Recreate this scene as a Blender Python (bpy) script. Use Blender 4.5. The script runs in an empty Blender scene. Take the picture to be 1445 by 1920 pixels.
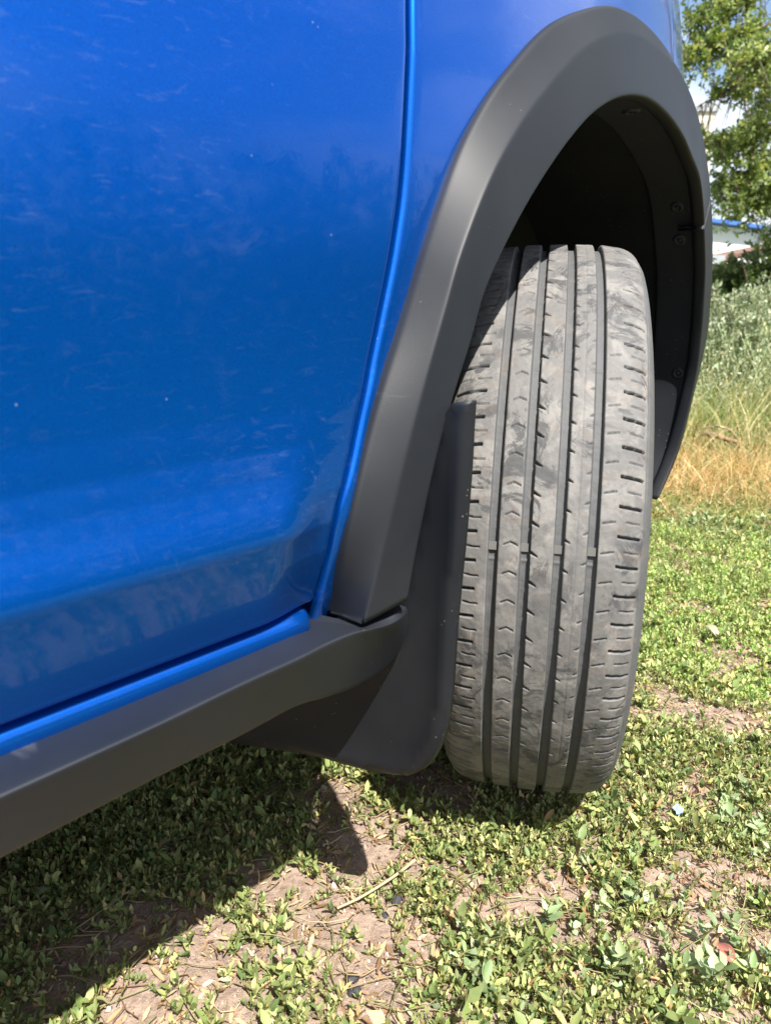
import bpy, math, random
import numpy as np
from math import radians, sin, cos, pi
random.seed(7)
rng = np.random.default_rng(11)
S = bpy.context.scene
COL = S.collection

# ------------------------------------------------------------------ camera, sky, sun, exposure
CAM = np.array([.47, -.752, .575]); YAW, PITCH, FPX = radians(44), radians(16.3), 1400.0
SUN = np.array([.50, -.22, .835]); SUN = SUN/np.linalg.norm(SUN)
cd = bpy.data.cameras.new('camera'); cam = bpy.data.objects.new('camera', cd); COL.objects.link(cam)
cam.location = CAM; cam.rotation_euler = (pi/2-PITCH, 0, YAW)
cd.sensor_fit = 'VERTICAL'; cd.sensor_height = 36; cd.sensor_width = 36; cd.lens = 36*FPX/1920
cd.clip_start = .01; cd.clip_end = 3000
cd.dof.use_dof = True; cd.dof.focus_distance = .72; cd.dof.aperture_fstop = 11
S.camera = cam

W = bpy.data.worlds.new("World"); S.world = W; W.use_nodes = True
nt = W.node_tree; nt.nodes.clear()
out = nt.nodes.new('ShaderNodeOutputWorld'); bg = nt.nodes.new('ShaderNodeBackground')
sky = nt.nodes.new('ShaderNodeTexSky'); sky.sky_type = 'NISHITA'; sky.sun_disc = False
sky.sun_elevation = math.asin(SUN[2]); sky.sun_rotation = math.atan2(SUN[0], SUN[1])
tc = nt.nodes.new('ShaderNodeTexCoord'); mp = nt.nodes.new('ShaderNodeMapping')
mp.inputs['Scale'].default_value = (1, 1, 2.2); mp.inputs['Location'].default_value = (.3, 1.7, .2)
nz = nt.nodes.new('ShaderNodeTexNoise'); nz.inputs['Scale'].default_value = 2.6; nz.inputs['Detail'].default_value = 8
nz.inputs['Roughness'].default_value = .55
cr = nt.nodes.new('ShaderNodeValToRGB'); cr.color_ramp.elements[0].position = .43; cr.color_ramp.elements[1].position = .60
mx = nt.nodes.new('ShaderNodeMix'); mx.data_type = 'RGBA'; mx.inputs[7].default_value = (7.0, 7.3, 7.9, 1)
nt.links.new(tc.outputs['Generated'], mp.inputs[0]); nt.links.new(mp.outputs[0], nz.inputs['Vector'])
nt.links.new(nz.outputs['Fac'], cr.inputs[0]); nt.links.new(cr.outputs[0], mx.inputs[0])
nt.links.new(sky.outputs[0], mx.inputs[6]); nt.links.new(mx.outputs[2], bg.inputs[0])
nt.links.new(bg.outputs[0], out.inputs[0]); bg.inputs[1].default_value = .088

sl = bpy.data.lights.new('sun', 'SUN'); sl.energy = 5.0; sl.angle = radians(.53); sl.color = (1, .955, .88)
so = bpy.data.objects.new('sun', sl); COL.objects.link(so); so.location = (3, -2, 6)
from mathutils import Vector
so.rotation_euler = Vector(SUN).to_track_quat('Z', 'Y').to_euler()
S.view_settings.view_transform = 'Standard'; S.view_settings.look = 'None'
S.view_settings.exposure = 1.22; S.view_settings.gamma = 1; S.view_settings.use_curve_mapping = False
S.render.engine = 'CYCLES'

# ------------------------------------------------------------------ helpers
FW = np.array([-sin(YAW)*cos(PITCH), cos(YAW)*cos(PITCH), -sin(PITCH)])
RT = np.array([cos(YAW), sin(YAW), 0.]); UP = np.cross(RT, FW)
def ray(px, py): return FW*FPX + RT*(px-722.5) + UP*(960-py)
def atx(px, py, X): d = ray(px, py); return CAM + d*((X-CAM[0])/d[0])
def aty(px, py, Y): d = ray(px, py); return CAM + d*((Y-CAM[1])/d[1])
def atz(px, py, Z=0.): d = ray(px, py); return CAM + d*((Z-CAM[2])/d[2])

def mesh(name, V, F, mat=None, parent=None, smooth=True, cols=None, kind=None):
    me = bpy.data.meshes.new(name)
    if isinstance(F, np.ndarray):
        V = np.asarray(V, dtype=np.float32); n, k = F.shape
        me.vertices.add(len(V)); me.vertices.foreach_set('co', V.ravel())
        me.loops.add(n*k); me.loops.foreach_set('vertex_index', F.astype(np.int32).ravel())
        me.polygons.add(n); me.polygons.foreach_set('loop_start', np.arange(0, n*k, k, dtype=np.int32))
        me.update(calc_edges=True)
    else:
        me.from_pydata([tuple(map(float, v)) for v in V], [], F); me.update()
    if cols is not None:
        a = me.color_attributes.new('tint', 'FLOAT_COLOR', 'POINT')
        c = np.ones((len(me.vertices), 4), np.float32); c[:, :3] = cols; a.data.foreach_set('color', c.ravel())
    if smooth: me.polygons.foreach_set('use_smooth', np.ones(len(me.polygons), bool))
    if mat: me.materials.append(mat)
    o = bpy.data.objects.new(name, me); COL.objects.link(o)
    if parent: o.parent = parent
    if kind: o['kind'] = kind
    return o
def empty(name, label, cat, loc=(0, 0, 0), group=None):
    o = bpy.data.objects.new(name, None); COL.objects.link(o); o.location = loc; o.empty_display_size = .1
    o['label'] = label; o['category'] = cat
    if group: o['group'] = group
    return o
def grid_faces(n, m):
    i = np.arange(n-1)[:, None]*m + np.arange(m-1)[None, :]
    return np.stack([i, i+1, i+m+1, i+m], -1).reshape(-1, 4)
def gridmesh(name, G, mat, parent=None, flip=False, smooth=True, **k):
    G = np.asarray(G, float); n, m = G.shape[:2]; F = grid_faces(n, m)
    if flip: F = F[:, ::-1]
    return mesh(name, G.reshape(-1, 3), F, mat, parent, smooth, **k)
def catmull(P, n):
    P = np.asarray(P, float); k = len(P); Q = np.vstack([2*P[0]-P[1], P, 2*P[-1]-P[-2]])
    t = np.linspace(0, k-1-1e-9, n); i = t.astype(int); f = (t-i)[:, None]
    a, b, c, d = Q[i], Q[i+1], Q[i+2], Q[i+3]
    return .5*(2*b + (c-a)*f + (2*a-5*b+4*c-d)*f**2 + (3*b-3*c+d-a)*f**3)
def bspl(P, n):                                   # clamped uniform cubic b-spline over axis 0
    P = np.asarray(P, float); Q = np.concatenate([P[:1], P[:1], P, P[-1:], P[-1:]], 0); k = len(Q)-3
    t = np.linspace(0, k-1e-9, n); i = t.astype(int); f = t-i
    sh = (n,)+(1,)*(P.ndim-1); f = f.reshape(sh)
    return ((1-f)**3*Q[i] + (3*f**3-6*f**2+4)*Q[i+1] + (-3*f**3+3*f**2+3*f+1)*Q[i+2] + f**3*Q[i+3])/6
def boxv(x0, y0, z0, x1, y1, z1):
    V = [(x, y, z) for x in (x0, x1) for y in (y0, y1) for z in (z0, z1)]
    F = [(0, 1, 3, 2), (4, 6, 7, 5), (0, 4, 5, 1), (2, 3, 7, 6), (0, 2, 6, 4), (1, 5, 7, 3)]
    return V, F
def joinboxes(bs):
    V, F = [], []
    for b in bs:
        v, f = boxv(*b); F += [tuple(i+len(V) for i in q) for q in f]; V += v
    return V, F

# ------------------------------------------------------------------ materials
class M:
    def __init__(s, name):
        s.m = bpy.data.materials.new(name); s.m.use_nodes = True; s.t = s.m.node_tree
        s.b = s.t.nodes['Principled BSDF']; s.o = s.t.nodes['Material Output']
    def n(s, typ, **k):
        n = s.t.nodes.new('ShaderNode'+typ)
        for a, v in k.items():
            if a.startswith('i_'):
                a = a[2:]; a = int(a) if a.isdigit() else a.replace('_', ' ')
                n.inputs[a].default_value = v
            else: setattr(n, a, v)
        return n
    def l(s, a, b): s.t.links.new(a, b)
    def set(s, **k):
        for a, v in k.items(): s.b.inputs[a.replace('_', ' ')].default_value = v
    def coord(s, scale=(1, 1, 1), rot=(0, 0, 0)):
        c = s.n('TexCoord'); m = s.n('Mapping'); m.inputs['Scale'].default_value = scale; m.inputs['Rotation'].default_value = rot
        s.l(c.outputs['Object'], m.inputs[0]); return m.outputs[0]
    def noise(s, v, scale, detail=4, rough=.55, dist=0):
        n = s.n('TexNoise'); n.inputs['Scale'].default_value = scale; n.inputs['Detail'].default_value = detail
        n.inputs['Roughness'].default_value = rough; n.inputs['Distortion'].default_value = dist
        s.l(v, n.inputs['Vector']); return n.outputs['Fac']
    def ramp(s, f, *st):
        r = s.n('ValToRGB'); e = r.color_ramp.elements
        while len(e) < len(st): e.new(.5)
        for i, (p, c) in enumerate(st): e[i].position = p; e[i].color = c if isinstance(c, tuple) else (c, c, c, 1)
        s.l(f, r.inputs[0]); return r.outputs[0]
    def mix(s, f, a, b, mode='MIX'):
        n = s.n('Mix', data_type='RGBA', blend_type=mode)
        for i, v in ((0, f), (6, a), (7, b)):
            if isinstance(v, (int, float)): n.inputs[i].default_value = v
            elif isinstance(v, tuple): n.inputs[i].default_value = v
            else: s.l(v, n.inputs[i])
        return n.outputs[2]
    def math(s, op, a, b=0.):
        n = s.n('Math', operation=op)
        for i, v in ((0, a), (1, b)):
            if isinstance(v, (int, float)): n.inputs[i].default_value = v
            else: s.l(v, n.inputs[i])
        return n.outputs[0]
    def bump(s, h, strength, dist):
        n = s.n('Bump'); n.inputs['Strength'].default_value = strength; n.inputs['Distance'].default_value = dist
        s.l(h, n.inputs['Height']); s.l(n.outputs[0], s.b.inputs['Normal'])
def C(r, g, b): return (r, g, b, 1)

def paint():
    m = M('blue_metallic_paint'); m.set(Specular_IOR_Level=.15, Roughness=.30, Coat_Weight=1.0, Coat_Roughness=.02, IOR=1.5, Coat_IOR=1.29)
    v = m.coord()
    fl = m.noise(v, 2600, 1)
    base = m.mix(m.ramp(fl, (.35, 0.), (.75, 1.)), C(.0, .076, .39), C(.0, .134, .64))
    # dust: rain-washed streaks and smudges, stronger low down and towards the wheel
    big = m.noise(v, 7, 3, .6)
    st = m.noise(m.coord((1, 36, 130), (radians(38), 0, 0)), 1.8, 7, .72, .8)
    st2 = m.noise(m.coord((1, 60, 30), (radians(-62), 0, 0)), 1.7, 7, .7, 1.2)
    sm = m.math('MULTIPLY', m.ramp(st, (.56, 0.), (.76, 1.)), m.ramp(big, (.42, 0.), (.62, .9)))
    sm2 = m.math('MULTIPLY', m.ramp(st2, (.60, 0.), (.78, 1.)), m.ramp(m.noise(v, 11, 2), (.5, 0.), (.66, .9)))
    spl = m.ramp(m.noise(v, 75, 5, .7, 1.), (.63, 0.), (.74, 1.))
    sp = m.math('MULTIPLY', spl, m.ramp(m.noise(v, 9.3, 2), (.5, 0.), (.62, .8)))
    d = m.math('MAXIMUM', m.math('MAXIMUM', sm, sm2), sp)
    vo = m.n('TexVoronoi'); vo.inputs['Scale'].default_value = 95; m.l(v, vo.inputs['Vector'])
    speck = m.ramp(vo.outputs['Distance'], (.04, .55), (.07, 0.))
    keep = m.ramp(m.noise(v, 31, 1), (.60, 0.), (.64, 1.))
    d = m.math('MAXIMUM', m.math('MULTIPLY', d, .23), m.math('MULTIPLY', speck, keep))
    film = m.math('ADD', m.math('MULTIPLY', d, .85), .002)
    m.l(m.mix(film, base, C(.36, .36, .36)), m.b.inputs['Base Color'])
    m.l(m.math('SUBTRACT', .80, m.math('MULTIPLY', film, .6)), m.b.inputs['Metallic'])
    m.l(m.math('ADD', .03, m.math('MULTIPLY', film, .35)), m.b.inputs['Coat Roughness'])
    op = m.noise(v, 420, 1); m_ = m.n('Bump'); m_.inputs['Strength'].default_value = .035; m_.inputs['Distance'].default_value = .0004
    m.l(op, m_.inputs['Height']); m.l(m_.outputs[0], m.b.inputs['Coat Normal'])
    return m.m
def plastic(name, base=.035, rough=.48, dust=.12, speck=.5, spec=.55, many=.58):
    m = M(name); v = m.coord()
    g = m.noise(v, 900, 3, .6); big = m.noise(v, 9, 4, .6)
    c = m.mix(m.math('MULTIPLY', m.ramp(big, (.35, 0.), (.8, 1.)), dust), C(base*.8, base, base*1.45), C(.20, .19, .18))
    vo = m.n('TexVoronoi'); vo.inputs['Scale'].default_value = 170; m.l(v, vo.inputs['Vector'])
    sp = m.math('MULTIPLY', m.ramp(vo.outputs['Distance'], (.05, 1.), (.11, 0.)), m.ramp(m.noise(v, 24, 2), (many, 0.), (many+.04, speck)))
    c = m.mix(sp, c, C(.5, .44, .36))
    sc = m.ramp(m.noise(m.coord((1, 8, 160), (radians(-22), 0, 0)), 1.5, 5, .6), (.70, 0.), (.74, .25))
    c = m.mix(m.math('MULTIPLY', sc, .5), c, C(.3, .3, .3))
    m.l(c, m.b.inputs['Base Color'])
    m.l(m.math('ADD', rough-.05, m.math('MULTIPLY', big, .12)), m.b.inputs['Roughness'])
    m.set(Specular_IOR_Level=spec); m.bump(g, .13, .0004); return m.m
def rubber():
    m = M('tyre_rubber'); v = m.coord(); a = m.n('Attribute', attribute_name='tint'); sep = m.n('SeparateColor'); m.l(a.outputs['Color'], sep.inputs[0])
    top, dirt = sep.outputs[0], sep.outputs[1]
    n1 = m.noise(v, 28, 6, .65, .6); n2 = m.noise(v, 190, 4, .7); n3 = m.noise(v, 14, 3, .6)
    dusty = m.mix(n2, C(.085, .083, .083), C(.152, .146, .140))
    dusty = m.mix(m.ramp(n1, (.50, 0.), (.60, .6)), dusty, C(.215, .205, .192))
    blk = m.math('MULTIPLY', m.ramp(m.noise(m.coord((1, 1, 1)), 22, 7, .75, 1.4), (.51, 0.), (.57, 1.)), m.ramp(m.noise(v, 9, 3), (.43, 0.), (.53, 1.)))
    dusty = m.mix(m.math('MULTIPLY', blk, .95), dusty, C(.05, .05, .052))
    br = m.math('MULTIPLY', m.ramp(m.noise(v, 43, 6, .75), (.57, 0.), (.66, .45)), m.ramp(n3, (.42, 0.), (.56, 1.)))
    dusty = m.mix(br, dusty, C(.31, .24, .20))
    pit = m.ramp(m.noise(v, 260, 3, .8), (.66, 0.), (.72, .8))
    dusty = m.mix(pit, dusty, C(.04, .04, .04))
    floor = m.mix(n2, C(.06, .062, .065), C(.09, .092, .095))
    c = m.mix(top, floor, dusty)
    c = m.mix(m.math('MULTIPLY', dirt, .6), c, C(.17, .125, .09))
    m.l(c, m.b.inputs['Base Color']); m.set(Roughness=.72)
    h = m.math('ADD', n2, m.math('MULTIPLY', m.noise(v, 600, 3, .7), .5)); m.bump(h, .35, .0009); return m.m
def simple(name, col, rough=.6, metal=0., var=.25, scale=20):
    m = M(name); n = m.noise(m.coord(), scale, 4)
    m.l(m.mix(n, C(*[c*(1-var) for c in col]), C(*[c*(1+var) for c in col])), m.b.inputs['Base Color'])
    m.set(Roughness=rough, Metallic=metal); return m.m
def leafmat(name, trans=.45, rough=.5):
    m = M(name); a = m.n('Attribute', attribute_name='tint')
    v = m.coord(); c = m.mix(m.math('MULTIPLY', m.ramp(m.noise(v, 140, 2), (.4, 0.), (.7, 1.)), .3), a.outputs['Color'], C(.30, .28, .12))
    m.l(c, m.b.inputs['Base Color']); m.set(Roughness=rough, IOR=1.4)
    t = m.n('BsdfTranslucent'); m.l(m.mix(.5, c, C(.35, .5, .05), 'MULTIPLY'), t.inputs[0])
    hs = m.mix(1., c, C(1.5, 1.6, .75), 'MULTIPLY'); m.l(hs, t.inputs[0])
    ms = m.n('MixShader'); ms.inputs[0].default_value = trans*.6
    m.l(m.b.outputs[0], ms.inputs[1]); m.l(t.outputs[0], ms.inputs[2]); m.l(ms.outputs[0], m.o.inputs[0]); return m.m
def soil():
    m = M('dry_soil'); v = m.coord()
    n1 = m.noise(v, 3.5, 5, .6); n2 = m.noise(v, 60, 6, .7); n3 = m.noise(v, 400, 3, .7)
    c = m.mix(n1, C(.27, .19, .145), C(.41, .315, .245))
    c = m.mix(m.ramp(n2, (.42, .0), (.75, .8)), c, C(.16, .105, .08))
    c = m.mix(m.ramp(n3, (.6, 0.), (.7, .6)), c, C(.5, .42, .34))
    vo = m.n('TexVoronoi'); vo.inputs['Scale'].default_value = 130; m.l(v, vo.inputs['Vector'])
    c = m.mix(m.ramp(vo.outputs['Distance'], (.1, .3), (.5, 0.)), c, C(.1, .07, .055))
    ln = m.n('VectorMath', operation='LENGTH'); m.l(v, ln.inputs[0])
    turf = m.mix(n2, C(.05, .085, .025), C(.10, .13, .05))
    far = m.n('MapRange'); far.inputs[1].default_value = 1.2; far.inputs[2].default_value = 2.6; m.l(ln.outputs['Value'], far.inputs[0])
    m.l(m.mix(m.math('MULTIPLY', far.outputs[0], .85), c, turf), m.b.inputs['Base Color'])
    m.set(Roughness=.95)
    h = m.math('ADD', m.math('ADD', m.math('MULTIPLY', n2, 1.3), m.math('MULTIPLY', n3, .35)), m.math('MULTIPLY', vo.outputs['Distance'], .3)); m.bump(h, .9, .006); return m.m
MP = paint(); MC = plastic('black_cladding_plastic', .0090, .50, .04, .4, .36, .66)
MF = plastic('mud_flap_plastic', .0095, .50, .05, .45, .36, .57); ML = plastic('liner_plastic', .012, .7, .05, .5, .3, .52)
MS = plastic('sill_cladding_plastic', .0130, .48, .05, .4, .38, .61)
MR = rubber(); MD = simple('underbody_black', (.012, .012, .013), .8)
MK = leafmat('knotweed_leaf', .30); MG = leafmat('grass_blade', .35, .45); MT = leafmat('maple_leaf', .55, .45)

# ------------------------------------------------------------------ ground
def hnoise(x, y, s, seed=0):                           # smooth value noise
    r = np.random.default_rng(seed).random((64, 64)); x = x*s+17.3; y = y*s+5.7
    xi, yi = np.floor(x).astype(int), np.floor(y).astype(int); fx, fy = x-xi, y-yi
    fx = fx*fx*(3-2*fx); fy = fy*fy*(3-2*fy); g = lambda a, b: r[a % 64, b % 64]
    return (g(xi, yi)*(1-fx)*(1-fy)+g(xi+1, yi)*fx*(1-fy)+g(xi, yi+1)*(1-fx)*fy+g(xi+1, yi+1)*fx*fy)
def gh(x, y):
    h = (hnoise(x, y, 3, 1)-.5)*.022+(hnoise(x, y, 9, 2)-.5)*.012+(hnoise(x, y, 27, 3)-.5)*.006
    d = np.hypot(x-.03, y-.03); return h*np.clip((d-.08)/.3, .1, 1)-.004+.021*np.exp(-(d/.27)**2)
def axis(a, b, fine0, fine1, st):
    f = np.arange(fine0, fine1, st)
    l = fine0-np.geomspace(st, fine0-a, 34)[::-1]; r = fine1+np.geomspace(st, b-fine1, 34)
    return np.concatenate([l, f, r])
gx = axis(-900, 900, -1.0, 1.1, .014); gy = axis(-900, 900, -.9, 1.4, .014)
X, Y = np.meshgrid(gx, gy, indexing='ij')
Z = gh(X, Y)*np.clip((12-np.hypot(X, Y))/6, 0, 1)
near = (np.abs(X) < .95) & (Y > -.85) & (Y < 1.35)
Z = Z + np.where(near, (hnoise(X, Y, 71, 5)-.5)*.006, 0)
gridmesh('ground', np.stack([X, Y, Z], -1), soil(), kind='structure', flip=False)

# ------------------------------------------------------------------ car body surface
zp = [.20, .375, .39, .412, .4355, .4415, .447, .455, .465, .475, .49, .51, .53, .56, .60, .66, .72, .80, .88, .95, 1.0, 1.04, 1.07, 1.10]
xp = [.100, .1280, .1326, .1394, .1469, .1488, .1478, .1455, .1424, .1396, .1362, .1332, .1315, .1300, .1284, .1250, .1205, .110, .0965, .083, .066, .035, -.02, -.14]
yb = [-.45, -.36, -.23, -.115, 0., .10, .20, .30, .40, .50, .62]
xb = [0., -.001, -.007, -.018, -.035, -.055, -.079, -.110, -.152, -.22, -.36]
def smooth_table(a, b, n=900, w=9):
    t = np.linspace(a[0], a[-1], n); v = np.interp(t, a, b); k = np.ones(w)/w
    vp = np.pad(v, w//2, mode='reflect', reflect_type='odd'); return t, np.convolve(vp, k, 'valid')
ZT = smooth_table(zp, xp, 900, 5); YT = smooth_table(yb, xb, 900, 61)
def bodyx(y, z):
    y = np.asarray(y, float); z = np.asarray(z, float)
    x = np.interp(z, *ZT) + np.interp(y, *YT)
    # the bulge above the crease fades out towards the fender
    f = np.clip((y+.455)/.05, 0, 1)*np.exp(-((z-.442)/.022)**2)*.010
    return x - f
def fenderx(y, z):                                          # the wing has no tuck below the crease
    z = np.asarray(z, float); g = np.interp(z, [.34, .36, .38, .42, .44, .46, .50], [.104, .113, .122, .1345, .1385, .1385, .1340]); w = np.clip((.53-z)/.04, 0, 1)
    return (g*w+np.interp(z, *ZT)*(1-w)) + np.interp(np.asarray(y, float), *YT)
def onbody(px, py, off=0.):
    X = .11
    for _ in range(40):
        p = atx(px, py, X+off); X = .5*X+.5*float(fenderx(p[1], p[2]))
    return p
SEAMPX = [(766,-330),(770,-160),(769,0),(768,130),(757,330),(743,440),(725,540),(690,715),(662,850),(636,960),(616,1050),(596,1120),(585,1160)]
SQ = np.array([onbody(*q) for q in SEAMPX])[::-1]; SQ = catmull(SQ, 200)
ZS = (SQ[:, 2], SQ[:, 1])
def seam(z): return np.interp(z, *ZS)

def doorx(y, z):                                            # the door comes flush with the wing at the seam
    w = np.clip((np.asarray(y, float)-seam(z)+.052)/.048, 0, 1); w = w*w*(3-2*w)
    return bodyx(y, z)*(1-w)+fenderx(y, z)*w
car = empty('car', 'bright blue car with black plastic arch trim and front wheel turned to full lock', 'car', (0, 0, 0))

# front door: outer skin with folded edges
zd = np.concatenate([np.linspace(.3862, .52, 90), np.linspace(.525, 1.10, 60)])
rows = []
YD = np.concatenate([np.linspace(-1.7, -.80, 12), np.linspace(-.78, 0, 70)])
for z in zd:
    ye = float(seam(z))-.0022; r = .004
    ys = np.concatenate([[-1.75], np.linspace(-1.7, -.75, 12), np.linspace(-.72, ye-r*1.2, 60)])
    P = [(float(doorx(y, z)), y, z) for y in ys]
    x1 = float(doorx(ye-r, z))
    for a in np.linspace(15, 90, 6): P.append((x1-r+r*cos(radians(a)), ye-r+r*sin(radians(a)), z))
    P.append((x1-.03, ye, z)); rows.append(P)
rows = np.array(rows)
low = rows[0].copy(); lows = []
for a in np.linspace(90, 15, 5):
    q = low.copy(); q[:, 0] -= .004*(1-cos(radians(a))); q[:, 2] -= .004*sin(radians(a))*1.0; lows.append(q)
b = low.copy(); b[:, 0] -= .03; b[:, 2] -= .004
G = np.concatenate([b[None], np.array(lows), rows]); gridmesh('door', G, MP, car)
# door glass and frame above
gl = M('dark_window_glass'); gl.set(Base_Color=C(.01, .012, .014), Roughness=.03)
gridmesh('door_window', [[(-.14-.42*t, y+(.0 if y < -.6 else -.55*t), 1.10+.45*t) for t in np.linspace(0, 1, 6)] for y in np.linspace(-1.6, -.40, 8)], gl.m, car, flip=True)

# flare stations: outer edge, crest, lip
O1 = [(620,1156),(650,1010),(700,790),(760,590),(802,450),(850,310),(900,210),(960,125),(1040,42),(1130,10),(1180,22),(1222,56),(1254,98)]
C1 = [(681,1171,.153),(724,1010,.155),(775,800,.155),(833,585,.154),(868,465,.152),(925,325,.147),(985,220,.138),(1050,137,.126),(1105,83,.113),(1157,63,.098),(1200,69,.083),(1232,92,.068),(1257,113,.054),
      (1277,139,.045),(1306,208,.035),(1325,299,.027),(1334,390,.022),(1335.5,494,.016),(1326,625,.008),(1301,737,.001),(1273,844,-.006),(1236,931,-.012)]
L1 = [(765,1124,.160),(788,1000,.160),(830,815,.160),(884,637,.158),(913,537,.155),(963,430,.148),(1013,342,.139),(1068,262,.130),(1118,207,.120),(1168,180,.110),(1213,183,.096),(1250,211,.081),(1280,253,.067),
      (1297,293,.055),(1312,335,.045),(1318,385,.036),(1320,440,.028),(1321,525,.02),(1312,650,.012),(1297,737,.004),(1268,846,-.004),(1231,937,-.010)]
Cc = np.array([atx(*q) for q in C1]); Ll = np.array([atx(*q) for q in L1])
Oo = [onbody(*q, .004) for q in O1]
for i in range(len(O1), len(C1)):
    w = (i-len(O1)+1)/6; c = Cc[i]; rad = np.array([0, c[1], c[2]-.33]); rad /= np.linalg.norm(rad)
    Oo.append(c + rad*(.016+.02*min(w, 1)) + np.array([-.012-.030*min(w, 1), 0, 0]))
Oo = np.array(Oo)
NS = 240
Oc, Cv, Lv = catmull(Oo, NS), catmull(Cc, NS), catmull(Ll, NS)
def flare_section(O, Cr, L, rad):
    xin = np.array([-1., 0, 0])
    P = [O+xin*.016+rad*.002, O+xin*.010+rad*.0012, O-rad*.0, O+(Cr-O)*.10, O+(Cr-O)*.5, O+(Cr-O)*.90, Cr, Cr+(L-Cr)*.10, Cr+(L-Cr)*.5, L-(L-Cr)*.06, L, L+xin*.004-rad*.001, L+xin*.016-rad*.002, L+xin*.019+rad*.004]
    return bspl(np.array(P), 60)
secs, rads = [], []
for i in range(NS):
    L = Lv[i]; rad = np.array([0, L[1]+.0, L[2]-.33]); rad /= np.linalg.norm(rad); rads.append(rad)
    secs.append(flare_section(Oc[i], Cv[i], Lv[i], rad))
secs = np.array(secs); rads = np.array(rads)
SPL = int(NS*15.75/21)                                 # the joint between fender trim and bumper trim
def capped(G):
    a, b = G[0].mean(0), G[-1].mean(0); s0 = G[0].copy(); s0 = s0+(a-s0)*.0; inn = G[0].copy(); inn[:, 0] -= .02; inn2 = G[-1].copy(); inn2[:, 0] -= .02
    return np.concatenate([inn[None], G, inn2[None]])
def slant(G, k, sgn):
    return G
gridmesh('arch_trim', capped(secs[:SPL]), MC, car, flip=True)
g2 = secs[SPL:].copy(); g2[0] = g2[0]*.72+g2[1]*.28
gridmesh('bumper_arch_trim', capped(g2), MC, car, flip=True)

# fender: sheet over the body surface with the arch cut out, rear edge rolled to the seam
ys = np.concatenate([np.linspace(0, 1, 150)]); zs = np.linspace(.352, 1.10, 150)
arch_poly = np.array([(p[1], p[2]) for p in Oc]); cen = np.array([0, .33])
pa = np.arctan2(arch_poly[:, 1]-.33, arch_poly[:, 0]); pr_ = np.hypot(arch_poly[:, 0], arch_poly[:, 1]-.33); order = np.argsort(pa)
def inside(y, z):
    a = np.arctan2(z-.33, y); return np.hypot(y, z-.33) < np.interp(a, pa[order], pr_[order])-.007
V = []; nrow = 0
for z in zs:
    y0 = float(seam(z))+.0020; r = .0045; P = []
    x1 = float(fenderx(y0+r, z))
    P.append((x1-.03, y0, z)); P.append((x1-r-.004, y0, z))
    for a in np.linspace(90, 20, 7): P.append((x1-r+r*cos(radians(a)), y0+r-r*sin(radians(a)), z))
    for t in ys:
        y = y0+r*1.1+t*(.62-y0-r); P.append((float(fenderx(y, z)), y, z))
    V.append(P)
G = np.array(V); n, m_ = G.shape[:2]; F = grid_faces(n, m_); c = G.reshape(-1, 3)[F].mean(1)
keep = ~((inside(c[:, 1], c[:, 2])) | ((c[:, 1] > -.33) & (c[:, 2] < .42) & (c[:, 1] < .40)))
mesh('front_fender', G.reshape(-1, 3), F[keep], MP, car)
# bonnet, front, cabin and the far side: plain body beyond the frame
hb = [[(float(bodyx(y, 1.10))-(1.36+2*float(np.interp(y, *YT)))*t, y, 1.10+.07*sin(pi*t)-.03*max(y, 0)) for t in np.linspace(0, 1, 14)] for y in np.linspace(-.36, .62, 12)]
gridmesh('bonnet', hb, MP, car)
gridmesh('roof', [[(-.56-.75*t, y, 1.47+.06*sin(pi*t)) for t in np.linspace(0, 1, 10)] for y in np.linspace(-2.6, -.95, 10)], MP, car)
gridmesh('windscreen', [[(-.14-1.56*t+(-.42+.84*t)*s_, -.36-.6*s_, 1.10+.45*s_+.06*sin(pi*t)) for s_ in np.linspace(0, 1, 8)] for t in np.linspace(0, 1, 12)], gl.m, car)
V, F = joinboxes([(-1.68, -3.0, .30, .085, -.50, .99), (-1.68, -.5, .45, -.25, .50, .97), (-1.2, -2.9, .98, -.60, -1.0, 1.46), (-1.5, -3.0, .26, .02, -.62, .32), (-1.60, -.5, .93, -.10, .3, 1.02),
                     (-1.5, .45, .22, -.28, .70, .92)])
mesh('underbody', V, F, MD, car, smooth=False)
V, F = joinboxes([(-1.70, -3.9, .30, .10, -1.76, 1.0), (-1.42, -3.6, 1.0, -.28, -1.9, 1.44)])
mesh('rear_body', V, F, MP, car, smooth=False)

# blue sill strip below the door
def strip(T, n=80):
    R = []
    for t in np.linspace(0, 1, n):
        y = -1.75+t*(-.4690+1.75); P = []
        for x, z in ((.06, .3822), (.102, .3818), (.118, .3802), (.1262, .3765), (.1288, .370), (.1275, .362), (.123, .3545), (.11, .348)):
            P.append((x, y, z))
        R.append(bspl(np.array(P), 26))
    for d in (.002, .004):
        q = R[n-1].copy(); q[:, 1] += d; q[:, 0] -= d*.8; R.append(q)
    q = R[-1].copy(); q[:, 0] -= .04; R.append(q)
    return np.array(R)
gridmesh('sill_panel', strip(None), MP, car, flip=True)

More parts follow.
